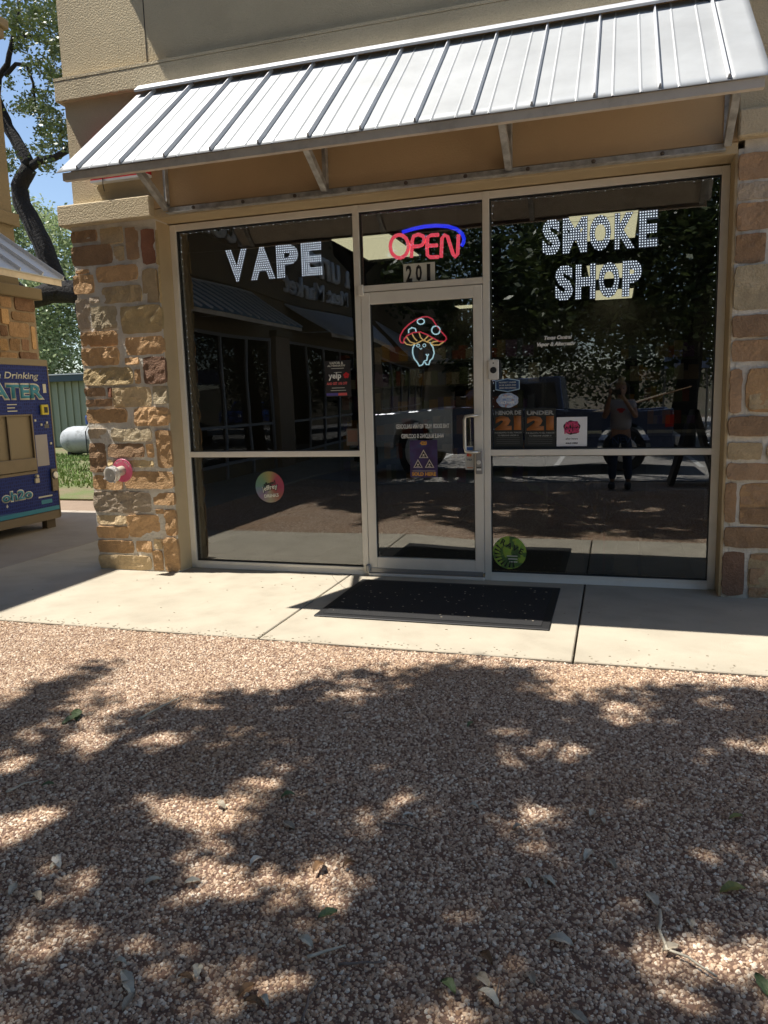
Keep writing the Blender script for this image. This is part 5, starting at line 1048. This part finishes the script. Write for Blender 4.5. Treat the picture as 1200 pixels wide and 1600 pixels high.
bm = bmesh.new(); bmesh.ops.create_uvsphere(bm, u_segments=28, v_segments=18, radius=1); dl = []
for v in bm.verts:
    c_ = v.co.copy()
    if c_.y > .25 and c_.z < .42 or (c_.z < -.35): dl.append(v); continue
    n_ = 1+.05*noise.noise(c_*6); v.co = Vector((c_.x*.083*n_, c_.y*.100*n_, c_.z*.118*n_))+HC+Vector((0, -.006, .004))
bmesh.ops.delete(bm, geom=dl, context='VERTS'); r_ = bmesh.ops.extrude_face_region(bm, geom=list(bm.faces)); bmesh.ops.scale(bm, vec=(.96,)*3, space=Matrix.Translation(-HC), verts=[v for v in r_['geom'] if isinstance(v, bmesh.types.BMVert)])
bmesh.ops.create_icosphere(bm, subdivisions=2, radius=.045, matrix=Matrix.Translation(HC+Vector((.0, -.03, .125))))
me = bpy.data.meshes.new('hair'); bm.to_mesh(me); bm.free(); under(ps, link('hair', me, hair))
for s_, H_ in ((-1, LH), (1, RH)):                      # hands closed on the sides of the phone
    pc = H_+Vector((0, .012, .035))
    skin('hand', [H_, pc, pc+Vector((0, .01, .03))], [(0, 1), (1, 2)], [.022, (.020, .032), (.017, .028)], skinm, ps, 1)
    for q in range(4):
        z = .005+.019*q; b0 = pc+Vector((s_*.004, .0, -.022+z)); ln = (.8, 1, .95, .85)[q]
        skin('finger', [b0, b0+Vector((s_*.012, .026*ln, .004)), b0+Vector((-s_*.006, .046*ln, .006)), b0+Vector((-s_*.024*ln, .050*ln, .006))], [(0, 1), (1, 2), (2, 3)], [.0085, .008, .0075, .007], skinm, ps, 1)
    skin('thumb', [pc+Vector((-s_*.01, -.01, -.02)), pc+Vector((-s_*.028, -.002, .006)), pc+Vector((-s_*.042, .006, .026))], [(0, 1), (1, 2)], [.011, .010, .0085], skinm, ps, 1)
for s_ in (-1, 1): under(ps, MB().poly([(PX+s_*.115-.045, PY-.10, -.015), (PX+s_*.115+.045, PY-.10, -.015), (PX+s_*.115+.05, PY+.10, -.015), (PX+s_*.115, PY+.16, -.015), (PX+s_*.115-.05, PY+.10, -.015)], (0, 0, .075)).build('shoe', shoe, bevel=.015))
ph = box('mobile_phone', M['black'], None, 1.782, 1.915, -5.566, -5.556, 1.355, 1.425, .003); tag(ph, 'black mobile phone held level in both hands of the person', 'phone')
# shirt print
under(ps, MB().poly([(PX+.05*math.cos(a)*(1+.4*math.sin(3*a)), PY+.117, 1.14+.035*math.sin(a)) for a in [2*math.pi*k/18 for k in range(18)]], (0, .003, 0)).build('shirt_print', M['red']))

# ---------------------------------------------------------------- fallen leaves and twigs
def leaf_obj(u, v, L_, ang, m, lb, kind='leaf'):
    p_ = hit(u, v, 2, -.004); bm = bmesh.new(); n_ = 9; g = []
    for i in range(n_):
        t = i/(n_-1); w2 = L_*.22*math.sin(math.pi*min(1, t*1.02+.01))**.7*(1+.15*math.sin(t*17)); zc = .010*math.sin(t*3.1)*(1+.5*math.sin(ang*3))
        g.append([bm.verts.new((L_*(t-.5), -w2, zc+.006)), bm.verts.new((L_*(t-.5), 0, zc)), bm.verts.new((L_*(t-.5), w2, zc+.005))])
    for i in range(n_-1):
        for j in range(2): bm.faces.new((g[i][j], g[i+1][j], g[i+1][j+1], g[i][j+1]))
    r_ = bmesh.ops.extrude_face_region(bm, geom=list(bm.faces)); bmesh.ops.translate(bm, verts=[q for q in r_['geom'] if isinstance(q, bmesh.types.BMVert)], vec=(0, 0, .0008))
    me = bpy.data.meshes.new('fallen_leaf'); bm.to_mesh(me); bm.free()
    o = link('fallen_leaf', me, m, None, (p_.x, p_.y, -.004), (rng.uniform(-.25, .25), rng.uniform(-.2, .2), ang)); tag(o, lb, 'leaf', 'leaves fallen on the gravel'); return o
LV = [(88, 1352, .045, 'g'), (239, 1379, .05, 'g'), (300, 1380, .05, 'g'), (200, 1531, .06, 'g'), (199, 1549, .055, 'g'), (202, 1566, .05, 't'), (308, 1521, .055, 'g'), (188, 1507, .04, 'g'), (385, 1550, .05, 'b'), (396, 1570, .05, 'b'), (412, 1569, .035, 'g'), (512, 1430, .06, 'n'), (478, 1474, .05, 'g'),
      (20, 1391, .05, 'g'), (55, 1405, .06, 't'), (75, 1227, .045, 'n'), (290, 1531, .045, 'b'), (925, 1272, .05, 'g'), (940, 1286, .045, 'g'), (919, 1338, .055, 'g'), (1018, 1407, .07, 'g'), (1145, 1393, .08, 'o'), (1078, 1445, .045, 'g'), (876, 1474, .07, 'g'), (755, 1535, .055, 't'), (762, 1562, .06, 'g'), (700, 1545, .06, 'n'),
      (831, 1532, .05, 't'), (1048, 1484, .06, 't'), (1190, 1540, .06, 'n'), (856, 1380, .045, 'g'), (637, 1275, .035, 'w'), (808, 1295, .035, 't'), (850, 1378, .04, 'g'), (822, 1383, .04, 'g'), (955, 1352, .045, 't'), (760, 1500, .05, 'b'), (905, 1592, .05, 't'), (545, 1352, .05, 'b'), (498, 1358, .06, 'b'), (400, 1348, .05, 'w'), (1150, 1278, .05, 'o'),
      (735, 1133, .045, 'n'), (740, 1262, .035, 'g'), (120, 1118, .10, 'n'), (112, 1125, .09, 'n'), (345, 1260, .05, 't'), (452, 1291, .06, 't'), (90, 1348, .06, 'w'), (450, 1245, .05, 'n')]
lm = dict(g=(M['leafgrey'], 'pale grey leaf'), t=(M['leafdry'], 'dry tan leaf'), b=(M['leafbrown'], 'brown leaf'), n=(M['leafgreen'], 'green leaf'), o=(mat('olive_leaf', (.22, .22, .06), .6), 'olive leaf'), w=(mat('bleached_leaf', (.68, .64, .56), .6), 'bleached leaf'))
def where(u, v): return ('near the bottom edge' if v > 1500 else 'in the lower shade' if v > 1380 else 'in the middle shade' if v > 1250 else 'near the shade rim') + ' of the gravel, ' + ('far left' if u < 150 else 'left' if u < 420 else 'centre' if u < 780 else 'right' if u < 1030 else 'far right')
seen_ = {}
for k, (u, v, L_, c_) in enumerate(LV):
    m_, n_ = lm[c_]; lb = 'small '*(L_ < .046)+'long '*(L_ > .065)+n_+' '+where(u, v)
    if lb in seen_:
        q = seen_[lb]; lb += [', nearer the viewer', ', beside a twin leaf', ', a little apart'][q % 3]; seen_[lb] = 0
        seen_[lb.rsplit(',', 1)[0]] = q+1
    else: seen_[lb] = 0
    leaf_obj(u, v, L_, rng.uniform(0, 6.28), m_, lb)
def twig(uv, r_, lb):
    P0 = [hit(u, v, 2, .0)+Vector((0, 0, rng.uniform(0, .008))) for u, v in uv]; P0 = wob(P0, 3, .10); o = MB().tube(P0, taper(len(P0), r_, r_*.5), 6).build('fallen_twig', M['leafgrey' if r_ > .004 else 'twig'], None, smooth=True); tag(o, lb, 'twig', 'twigs fallen on the gravel')
twig([(1031, 1425), (1030, 1455), (1042, 1486), (1075, 1500), (1120, 1528)], .005, 'long pale forked twig in the sun at the lower right')
twig([(216, 1124), (240, 1113), (262, 1102), (284, 1090)], .006, 'dark bent twig at the shade rim on the left'); twig([(270, 1108), (282, 1096)], .004, 'short twig stub beside the bent twig at left')
twig([(480, 1497), (510, 1488), (540, 1480)], .005, 'short pale twig lower centre of the gravel'); twig([(528, 1510), (560, 1507), (600, 1506)], .004, 'straight dark twig lower centre of the gravel'); twig([(472, 1600), (482, 1560), (500, 1535)], .004, 'thin upright twig at the bottom left of centre')
twig([(600, 1286), (635, 1292), (665, 1300)], .003, 'thin dark twig in the middle of the gravel'); twig([(535, 1540), (552, 1520)], .003, 'tiny twig by the lower centre sun patch'); twig([(775, 1562), (780, 1530)], .003, 'thin twig beside the bottom centre leaf'); twig([(10, 1240), (35, 1228), (60, 1222)], .005, 'stout dark twig at the far left of the gravel')

# pale debris scattered on the mat and slabs
db = MB()
for k in range(430):
    if k >= 170: x, y, z = rng.uniform(-3.2, 3.2), -1.655+abs(rng.gauss(0, .05)), .0003
    elif k < 80: x, y, z = rng.uniform(.06, 1.44), rng.uniform(-1.1, -.25), .0146
    else: x, y, z = rng.uniform(-2.6, 3.2), rng.uniform(-1.62, -.05), .0003
    if k >= 80 and -.01 < x < 1.51 and -1.19 < y < -.17: continue
    a = rng.uniform(.0025, .0065) if k < 170 else rng.uniform(.003, .006); db.box(x-a, x+a, y-a*.6, y+a*.6, z, z+a*.5)
tag(db.build('ground_debris', M['leafdry'], None), 'tiny bits of leaf and grit scattered on the mat and sidewalk', 'debris', kind='stuff')
